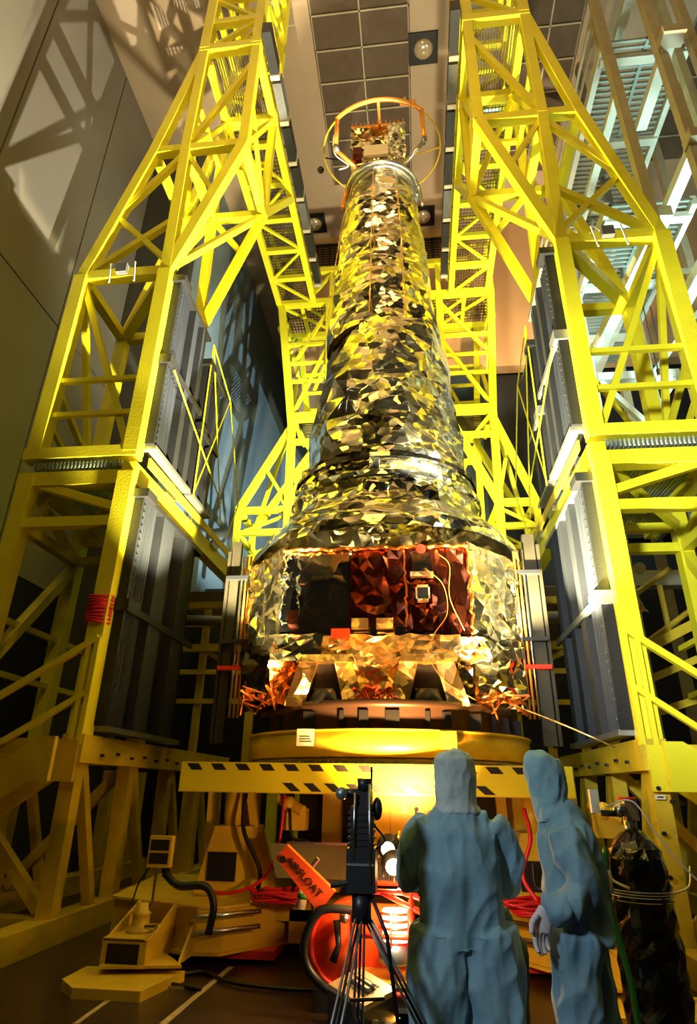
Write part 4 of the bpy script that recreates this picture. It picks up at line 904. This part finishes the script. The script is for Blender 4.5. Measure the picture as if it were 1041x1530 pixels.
part('lamp_base', MB().lathe(c+Vector((0, 0, -.16)), [(.10, 0), (.13, .02), (.125, .13), (.10, .14)], 28), GRY, LB, True)
for a_ in range(6): part('cage_bar', MB().bar(c+Vector((.127*math.cos(a_*PI/3+.3), .127*math.sin(a_*PI/3+.3), -.04)), c+Vector((.127*math.cos(a_*PI/3+.3), .127*math.sin(a_*PI/3+.3), .18)), .012), RED, LB)
# practical light of these lamps
lo = light('lamp_light', 'POINT', P(588, 1300, Y=5.25), None, 60, (1, .50, .16), .06)
lo = light('slat_light', 'POINT', c+Vector((0, -.25, .12)), None, 13, (1, .7, .4), .05)
# slotted case with foil bag
K = thing('slotted_case', 'dark case with a tan slotted lid standing under the tripod', 'case', (-.42, 4.2, 0))
q0, q1, q2, q3 = P(490, 1478, Z=.46), P(537, 1452, Z=.46), P(592, 1486, Z=.46), P(545, 1512, Z=.46)
part('body', MB().prism([Vector((q.x, q.y, .02)) for q in (q0, q1, q2, q3)], (0, 0, .44)), DARK, K)
part('lid', MB().prism([q0+Vector((0, 0, .0)), q1, q2, q3], (0, 0, .025)), mat('tan_panel', (.36, .20, .09), .5, var=.1), K)
cc = (q0+q1+q2+q3)/4; U = (q2-q1).normalized(); Vv = (q1-q0).normalized()
part('slot', MB().prism([cc-U*.13-Vv*.06+Vector((0, 0, .027)), cc+U*.13-Vv*.06+Vector((0, 0, .027)), cc+U*.13+Vv*.06+Vector((0, 0, .027)), cc-U*.13+Vv*.06+Vector((0, 0, .027))], (0, 0, .004)), INK, K)
for o_ in (-.035, .03): part('slot_bar', MB().bar(cc-U*.12+Vv*o_+Vector((0, 0, .04)), cc+U*.12+Vv*o_+Vector((0, 0, .04)), .02, .015), GRY, K)
for s_ in (-1, 1): part('hinge', MB().sphere(cc+U*.12*s_+Vv*.03+Vector((0, 0, .045)), .013, 8, 6), STEEL, K)
for s_ in (-1, 1):
    for k in range(2): part('print_line', MB().bar(cc-U*.12+Vv*(s_*(.085+.016*k))+Vector((0, 0, .027)), cc+U*.13+Vv*(s_*(.085+.016*k))+Vector((0, 0, .027)), .004, .002), INK, K)
fb = MB(); rnd = random.Random(5); c = P(572, 1535, Y=4.0)
for i in range(9):
    for k in range(14):
        a_ = 2*PI*k/14; r = .11*(1-.3*(i/8)**2)+rnd.uniform(-.02, .02); fb.v.append((c.x+r*math.cos(a_), c.y+r*math.sin(a_), .05+i*.045))
for i in range(8):
    for k in range(14): a1_, b1_ = i*14+k, i*14+(k+1) % 14; fb.f += [(a1_, b1_, b1_+14), (a1_, b1_+14, a1_+14)]; fb.mi += [0, 0]
fb.f += [tuple(range(14)), tuple(8*14+k for k in range(14))]; fb.mi += [0, 0]
solo('foil_bag', fb, GOLF, 'crumpled gold foil bag on the floor below the slotted case', 'bag')
# ================================================================ TRIPOD AND CAMERA
TP = thing('camera_tripod', 'black tripod with thin shiny legs under the tall camera', 'tripod', (-.28, 3.3, 0))
hub = P(540, 1355, Y=3.3)
def leg(foot, k3=True):
    f = Vector(foot); d = (f-hub); sdv = Vector((.018, 0, 0))
    for o_ in (-1, 0, 1): part('leg_tube', MB().tube([hub+sdv*o_*.8, hub+d*.62+sdv*o_*1.3], .0065, 7), GRY if o_ else BLACK, TP, True)
    part('leg', MB().tube([hub+d*.5, f], .012, 8), BLACK, TP, True); part('foot', MB().sphere(f+Vector((0, 0, .01)), .02, 8, 6), BLACK, TP)
leg((-.50, 2.55, 0)); leg((.31, 3.42, 0)); leg((-.38, 3.95, 0))
part('hub', MB().tube([hub+Vector((0, 0, -.06)), hub+Vector((0, 0, .06))], .045, 14), DARK, TP, True)
part('spreader', MB().tube([hub+Vector((-.05, 0, -.35)), hub+Vector((.10, .05, -.35))], .008, 6), DARK, TP)
part('pan_handle', MB().tube([hub+Vector((.02, 0, .1)), hub+Vector((.12, -.05, -.1)), hub+Vector((.17, -.06, -.45))], .009, 6), BLACK, TP, True)
CM = thing('film_camera', 'tall dark camera rig with a viewfinder mounted on the tripod', 'camera', hub+Vector((0, 0, .06)))
h = hub
part('body', MB().box(h+Vector((-.068, -.06, .06)), h+Vector((.068, .10, .24))), DARK, CM)
part('bellows_block', MB().box(h+Vector((-.055, -.05, .24)), h+Vector((.055, .08, .42))), GRY if False else DARK, CM)
for k in range(6): part('rib', MB().box(h+Vector((-.064, -.055, .25+k*.027)), h+Vector((.062, .085, .262+k*.027))), BLACK, CM)
part('plate', MB().box(h+Vector((-.065, -.065, .17)), h+Vector((.065, .1, .18))), GRY, CM)
part('rail', MB().tube([h+Vector((.045, -.06, .1)), h+Vector((.04, -.06, .52))], .008, 6), STEEL, CM, True); part('rail', MB().tube([h+Vector((-.035, -.06, .2)), h+Vector((-.03, -.06, .48))], .007, 6), STEEL, CM, True)
part('head', MB().box(h+Vector((-.035, -.04, .42)), h+Vector((.05, .08, .49))), DARK, CM)
part('viewfinder', MB().tube([h+Vector((-.09, -.02, .475)), h+Vector((.0, 0, .48))], [.024, .018], 14), DARK, CM, True)
part('eyepiece', MB().lathe(h+Vector((0, 0, 0)), [(.001, 0), (.002, .001)], 3), DARK, CM) if False else part('eyepiece', MB().tube([h+Vector((-.098, -.06, .475)), h+Vector((-.098, .0, .475))], .028, 16), GRY, CM, True)
part('lens_hood', MB().tube([h+Vector((.01, -.02, .49)), h+Vector((.01, -.02, .545))], [.03, .034], 14), DARK, CM, True)
part('side_knob', MB().sphere(h+Vector((.075, 0, .41)), .035, 12, 8, (.7, 1, 1.5)), DARK, CM, True); part('antenna', MB().tube([h+Vector((.045, -.03, .49)), h+Vector((.05, -.03, .60))], .006, 6), BLACK, CM)
part('cable', MB().tube(arc([h+Vector((.05, -.03, .35)), h+Vector((.11, -.03, .28)), h+Vector((.07, -.03, .24))]), .005, 5), BLACK, CM)
part('crank', MB().tube([h+Vector((-.06, -.05, .1)), h+Vector((-.14, -.06, .09))], .014, 8), DARK, CM)
# ================================================================ GAS CYLINDER
GC = thing('gas_cylinder', 'tall gas cylinder wrapped in crinkled black plastic by the right tower', 'gas cylinder', (1.34, 4.6, 0))
gx, gy = 1.34, 4.6
rnd = random.Random(12); wr = MB(); nr, ns = 26, 22
for i in range(nr):
    t_ = i/(nr-1); z = .02+t_*1.26; r = .165 if t_ < .86 else .165*math.cos((t_-.86)/.14*1.25)
    for k in range(ns):
        a_ = 2*PI*k/ns; rr = r+rnd.uniform(-.012, .016)+(.03*(1-t_)); wr.v.append((gx+rr*math.cos(a_), gy+rr*math.sin(a_), z+rnd.uniform(-.01, .01)))
for i in range(nr-1):
    for k in range(ns):
        a1_, b1_ = i*ns+k, i*ns+(k+1) % ns; wr.f += [(a1_, b1_, b1_+ns), (a1_, b1_+ns, a1_+ns)]; wr.mi += [0, 0]
wr.f += [tuple(range(ns)), tuple((nr-1)*ns+k for k in range(ns))]; wr.mi += [0, 0]
part('plastic_wrap', wr, WRAP, GC)
part('neck', MB().tube([(gx, gy, 1.26), (gx, gy, 1.36)], .04, 12), STEEL, GC, True)
part('valve_wheel', MB().tube([(gx+.05*math.cos(k*PI/8), gy+.05*math.sin(k*PI/8), 1.47) for k in range(17)], .01, 6), RED, GC, True)
part('regulator', MB().sphere((gx-.06, gy-.03, 1.40), .045, 12, 8), STEEL, GC, True); part('regulator', MB().tube([(gx-.18, gy-.03, 1.38), (gx, gy-.03, 1.38)], .02, 10), DARK, GC, True)
part('valve', MB().box((gx-.03, gy-.05, 1.34), (gx+.05, gy+.03, 1.46)), STEEL, GC)
part('gauge', MB().box((gx-.24, gy-.05, 1.38), (gx-.19, gy, 1.52)), PLATE, GC)
part('label', MB().box((gx-.12, gy-.175, 1.19), (gx-.03, gy-.165, 1.22)), PLATE, GC)
for z in (.955, .94, .925, .90): part('strap', MB().lathe((gx, gy, z), [(.178, 0), (.184, 0), (.184, .005), (.178, .005)], 32, True), PLATE if z > .91 else OCH, GC, True)
part('hose', MB().tube(arc([(gx-.15, gy-.06, 1.42), (gx, gy-.14, 1.45), (gx+.15, gy-.15, 1.2), (gx+.4, gy-.1, .95), (gx+.65, gy, .9)]), .005, 6), PLATE, GC, True)
part('hose', MB().tube(arc([(gx-.2, gy-.1, 1.1), (gx-.2, gy-.15, 1.02), (gx-.12, gy-.2, .98)]), .009, 6), PLATE, GC, True)
part('strap_tail', MB().tube(arc([(gx+.15, gy-.12, .95), (gx+.4, gy+.3, .95), (gx+.75, gy+1.2, .98)]), .006, 6), PLATE, GC, True)
solo('green_hose', MB().tube(arc([(1.10, 4.35, 1.2), (1.08, 4.35, .9), (1.13, 4.32, .5), (1.12, 4.3, .02)]), .018, 8), GREEN, 'green hose with a white grip hanging in front of the wrapped cylinder', 'hose', True)
part('grip', MB().tube([(1.085, 4.35, 1.08), (1.09, 4.35, .96)], .026, 10), PLATE, bpy.data.objects['green_hose'], True)

# small fixtures on the towers
c = P(737, 163, Y=9.6); T = thing('fluorescent_fixture', 'short glowing cyan tube light inside the top of the right tower', 'light', c)
part('tube', MB().tube([c+Vector((-.22, 0, 0)), c+Vector((.22, 0, .02))], .05, 12), mat('cyan_tube_glow', (.5, 1, .9), .5, emit=(.35, 1, .85), es=2.2), T, True)
part('housing', MB().box(c+Vector((-.26, -.02, .06)), c+Vector((.26, .1, .14))), DARK, T)
tw = bpy.data.objects['gantry_tower.001']
for px, py in ((984, 1178), (1005, 1198), (1020, 1200), (993, 1246), (1002, 1312), (1030, 1465)):
    q = P(px, py, Y=6.8); part('bolt', MB().tube([q, q+Vector((0, .03, 0))], .022, 8), DARK, tw)
q = P(986, 1191, Y=6.86); part('small_sign', MB().box(q+Vector((-.05, -.005, -.02)), q+Vector((.05, 0, .02))), PLATE, tw, label='small white warning sign on the column')
part('sign_mark', MB().box(q+Vector((-.03, -.008, -.006)), q+Vector((.03, -.005, .006))), INK, bpy.data.objects['small_sign'])
# ================================================================ PEOPLE
def body_mesh(name, limbs, voxel, m, parent, folds=.012, seed=0, smooth_it=6, fscale=7):
    mb = MB()
    for pts, rad, seg in limbs: mb.tube(arc(pts, 5) if len(pts) > 2 else pts, None or [0], 3) if False else None
    vs = MB()
    for pts, rad, seg in limbs:
        pts = [Vector(q) for q in pts]; n = len(pts)
        # interpolate radii along a smooth path
        out = arc(pts, 5); rr = []
        for i in range(len(out)):
            t = i/5; k = min(int(t), n-2); f = t-k
            f = f*f*(3-2*f)
            a, b = rad[k], rad[min(k+1, n-1)]; a = a if hasattr(a, '__len__') else (a, a); b = b if hasattr(b, '__len__') else (b, b)
            rr.append((a[0]+(b[0]-a[0])*f, a[1]+(b[1]-a[1])*f))
        # closed rings oriented: x axis stays world X as far as possible
        seg = 20; rings = []
        for i, q in enumerate(out):
            d = (out[min(i+1, len(out)-1)]-out[max(i-1, 0)]).normalized()
            x = Vector((1, 0, 0)) if abs(d.x) < .9 else Vector((0, 1, 0))
            x = (x-d*x.dot(d)).normalized(); y = d.cross(x)
            for k in range(seg):
                a = 2*PI*k/seg; rings.append(q+x*(rr[i][0]*math.cos(a))+y*(rr[i][1]*math.sin(a)))
        fs = []
        for i in range(len(out)-1):
            for k in range(seg): fs.append((i*seg+k, i*seg+(k+1) % seg, (i+1)*seg+(k+1) % seg, (i+1)*seg+k))
        L = len(out); e0 = len(rings); rings += [out[0]-(out[1]-out[0]).normalized()*min(rr[0])*.35, out[-1]+(out[-1]-out[-2]).normalized()*min(rr[-1])*.35]
        for k in range(seg): fs += [(e0, (k+1) % seg, k), (e0+1, (L-1)*seg+k, (L-1)*seg+(k+1) % seg)]
        vs.add(rings, fs)
    me = mesh(name, vs, m); o = bpy.data.objects.new(name+'_tmp', me); COL.objects.link(o)
    r = o.modifiers.new('r', 'REMESH'); r.mode = 'VOXEL'; r.voxel_size = voxel; r.use_smooth_shade = True
    sm = o.modifiers.new('s', 'SMOOTH'); sm.iterations = smooth_it; sm.factor = .5
    dg = bpy.context.evaluated_depsgraph_get(); me2 = bpy.data.meshes.new_from_object(o.evaluated_get(dg)); bpy.data.objects.remove(o)
    bm = bmesh.new(); bm.from_mesh(me2); bm.normal_update()
    if folds:
        for v_ in bm.verts:
            q = v_.co
            a = 1-abs(noise.noise(Vector((q.x*fscale+seed, q.y*fscale, q.z*fscale*.42+q.x*2.5))))*2.6
            b = 1-abs(noise.noise(Vector((q.x*fscale*1.9+seed*3, q.y*fscale*1.9, q.z*fscale*.9-q.x*5))))*2.4
            v_.co += v_.normal*(folds*(a*.9+b*.45-.5))
    bm.to_mesh(me2); bm.free(); me2.materials.clear(); me2.materials.append(m); me2.polygons.foreach_set('use_smooth', [True]*len(me2.polygons))
    o2 = bpy.data.objects.new(name, me2); COL.objects.link(o2); o2.parent = parent; o2.matrix_parent_inverse = Matrix.Translation(-world_loc(parent)); return o2
def fingers(c, down, side, palm, curl=.35, k_=1.0):
    """limb list for a gloved hand: palm at c, fingers along 'down'"""
    d = Vector(down).normalized(); s_ = Vector(side).normalized(); n = Vector(palm).normalized(); L = []
    c = Vector(c)
    L.append(([c, c+d*.05, c+d*.09], [(.026, .022), (.042, .018), (.040, .016)], 12))
    for k, ln in enumerate((.062, .075, .080, .070)):
        b = c+d*.085+s_*((k-1.5)*.021)
        L.append(([b, b+d*ln*.5+n*.006, b+d*ln*.82+n*(.03*curl*2), b+d*ln+n*(.055*curl*2)], [.0105, .0100, .0095, .008], 8))
    b = c+d*.03+s_*.035
    L.append(([b, b+s_*.022+d*.03, b+s_*.03+d*.065+n*.012], [.013, .012, .009], 8))
    if k_ != 1: L = [([c+(q-c)*k_ for q in pts], [tuple(v*k_ for v in r) if hasattr(r, '__len__') else r*k_ for r in rd], sg) for pts, rd, sg in L]
    return L
# --- person one: seen from behind, arms folded in front
x, y = .185, 3.7
P1 = thing('person', 'person in a blue hooded coverall seen from behind, arms folded, left of the other one', 'person', (x, y, 0))
body_mesh('coverall', [
    ([(x, y+.01, .80), (x, y, .95), (x, y-.01, 1.12), (x, y, 1.27), (x, y, 1.37), (x, y, 1.42)], [(.205, .15), (.205, .145), (.205, .15), (.215, .145), (.165, .11), (.085, .08)], 20),
    ([(x-.16, y, 1.335), (x-.235, y+.03, 1.22), (x-.265, y+.06, 1.10), (x-.235, y+.16, 1.04)], [.085, .082, .072, .065], 12),
    ([(x+.16, y, 1.335), (x+.235, y+.03, 1.22), (x+.262, y+.06, 1.10), (x+.235, y+.16, 1.04)], [.085, .082, .072, .065], 12),
    ([(x-.235, y+.15, 1.04), (x-.10, y+.25, 1.07), (x+.05, y+.24, 1.10)], [.065, .055, .045], 12),
    ([(x+.235, y+.15, 1.04), (x+.10, y+.28, 1.05), (x-.05, y+.27, 1.07)], [.065, .055, .045], 12),
    ([(x-.11, y, .86), (x-.125, y, .65), (x-.135, y, .42), (x-.135, y, .12)], [(.15, .15), (.148, .14), (.135, .13), (.11, .11)], 14),
    ([(x+.11, y, .86), (x+.135, y, .65), (x+.155, y, .42), (x+.15, y, .12)], [(.15, .15), (.150, .14), (.140, .13), (.11, .11)], 14),
    ([(x-.13, y-.07, .05), (x-.13, y+.06, .05), (x-.14, y+.17, .04)], [(.055, .045), (.055, .05), (.045, .035)], 10),
    ([(x+.15, y-.07, .05), (x+.155, y+.06, .05), (x+.165, y+.17, .04)], [(.055, .045), (.055, .05), (.045, .035)], 10),
], .009, SUIT, P1, .026, 2, 2, 6)
body_mesh('hood', [([(x+.0, y, 1.39), (x, y, 1.44), (x+.0, y+.01, 1.52), (x+.0, y+.01, 1.60), (x, y+.01, 1.655), (x, y+.01, 1.69)], [(.135, .12), (.110, .105), (.112, .115), (.112, .12), (.110, .12), (.085, .095)], 18)], .009, SUIT2, P1, .008, 5, 4, 11)
body_mesh('left_glove', fingers((x+.05, y+.24, 1.10), (1, .1, .15), (0, -.2, 1), (0, -1, 0)), .005, GLOVE, P1, 0, 0, 1)
body_mesh('right_glove', fingers((x-.05, y+.27, 1.07), (-1, .1, .1), (0, -.2, 1), (0, -1, 0)), .005, GLOVE, P1, 0, 0, 1)
# --- person two: leaning forward to the left, left hand hanging
x, y = .78, 3.8
P2 = thing('person', 'person in a blue hooded coverall leaning left beside the gas cylinder, hand hanging', 'person', (x, y, 0))
body_mesh('coverall', [
    ([(x+.0, y, .82), (x+.0, y, .95), (x+.0, y, 1.12), (x-.01, y+.0, 1.26), (x-.03, y+.02, 1.36), (x-.07, y+.04, 1.43)], [(.160, .17), (.150, .16), (.155, .165), (.150, .17), (.115, .12), (.085, .08)], 20),
    ([(x-.05, y-.12, 1.30), (x-.03, y-.18, 1.17), (x+.0, y-.19, 1.08), (x-.08, y-.21, 1.00), (x-.19, y-.21, .985)], [.080, .082, .078, .080, .058], 12),
    ([(x-.0, y+.15, 1.31), (x+.06, y+.22, 1.15), (x+.05, y+.22, 1.0), (x+.0, y+.24, .88)], [.08, .075, .065, .05], 12),
    ([(x-.04, y-.08, .86), (x-.06, y-.08, .65), (x-.06, y-.08, .42), (x-.05, y-.08, .12)], [(.125, .12), (.115, .115), (.11, .11), (.085, .085)], 14),
    ([(x+.03, y+.08, .86), (x+.03, y+.08, .65), (x+.05, y+.08, .42), (x+.07, y+.08, .12)], [(.125, .12), (.115, .115), (.11, .11), (.085, .085)], 14),
    ([(x+.02, y-.08, .05), (x-.08, y-.08, .05), (x-.19, y-.08, .04)], [(.055, .045), (.055, .05), (.045, .035)], 10),
    ([(x+.14, y+.08, .05), (x+.04, y+.08, .05), (x-.07, y+.08, .04)], [(.055, .045), (.055, .05), (.045, .035)], 10),
], .009, SUIT, P2, .026, 9, 2, 6)
body_mesh('hood', [([(x-.05, y+.02, 1.39), (x-.075, y+.02, 1.45), (x-.085, y+.01, 1.53), (x-.10, y, 1.61), (x-.105, y, 1.67), (x-.10, y, 1.695)], [(.115, .11), (.096, .10), (.106, .11), (.112, .112), (.10, .10), (.06, .06)], 18)], .009, SUIT3, P2, .009, 11, 4, 11)
body_mesh('left_glove', fingers((x-.20, y-.21, .985), (-.30, 0, -1), (-.8, -.6, .1), (.6, -.7, -.2), .3, 1.15), .005, GLOVE, P2, 0, 0, 1)
body_mesh('right_glove', fingers((x-.0, y+.245, .88), (-.1, 0, -1), (0, -1, 0), (1, 0, 0)), .005, GLOVE, P2, 0, 0, 1)
# --- person three: mostly hidden behind person one
x, y = .33, 4.75
P3 = thing('person', 'person in a dark coverall crouched behind the person with folded arms, mostly hidden', 'person', (x, y, 0))
SUITD = mat('dark_cleanroom_cloth', (.06, .09, .08), .85, var=.2, bump=.3, bscale=9)
body_mesh('coverall', [
    ([(x, y, .42), (x, y+.02, .60), (x, y+.08, .76), (x, y+.12, .86)], [(.17, .15), (.17, .15), (.16, .13), (.09, .09)], 20),
    ([(x+.10, y, .46), (x+.20, y+.10, .56), (x+.25, y+.18, .54)], [.11, .10, .09], 12), ([(x+.25, y+.18, .54), (x+.24, y+.16, .28), (x+.24, y+.12, .08)], [.08, .07, .06], 12),
    ([(x-.10, y, .42), (x-.14, y+.28, .50)], [.11, .08], 12), ([(x-.14, y+.28, .50), (x-.14, y+.22, .28), (x-.13, y+.12, .08)], [.08, .07, .06], 12),
    ([(x+.15, y+.1, .78), (x+.20, y+.12, .64), (x+.18, y+.3, .56)], [.065, .06, .045], 12), ([(x-.15, y+.1, .78), (x-.2, y+.18, .64), (x-.12, y+.3, .56)], [.065, .06, .045], 12),
    ([(x+.24, y+.10, .05), (x+.24, y+.28, .04)], [(.05, .045), (.04, .035)], 10), ([(x-.13, y+.10, .05), (x-.13, y+.28, .04)], [(.05, .045), (.04, .035)], 10),
], .016, SUITD, P3, .012, 4)
body_mesh('hood', [([(x, y+.12, .86), (x, y+.14, .95), (x, y+.15, 1.05), (x, y+.15, 1.08)], [(.09, .09), (.10, .10), (.10, .11), (.06, .06)], 16)], .012, SUITD, P3, .006, 3, 4, 11)
SQ = thing('work_stool', 'low dark folding stool under the crouching person', 'stool', (x, y-.05, 0))
part('seat', MB().box((x-.17, y-.2, .24), (x+.17, y+.1, .27)), BLK, SQ)
for a_, b_ in (((-.16, -.18), (.16, .08)), ((.16, -.18), (-.16, .08))):
    for sx_ in (0, 1): part('leg', MB().tube([(x+a_[0], y+(a_[1] if sx_ == 0 else b_[1]), .24), (x-a_[0], y+(a_[1] if sx_ == 0 else b_[1]), .01)], .012, 6), DARK, SQ)
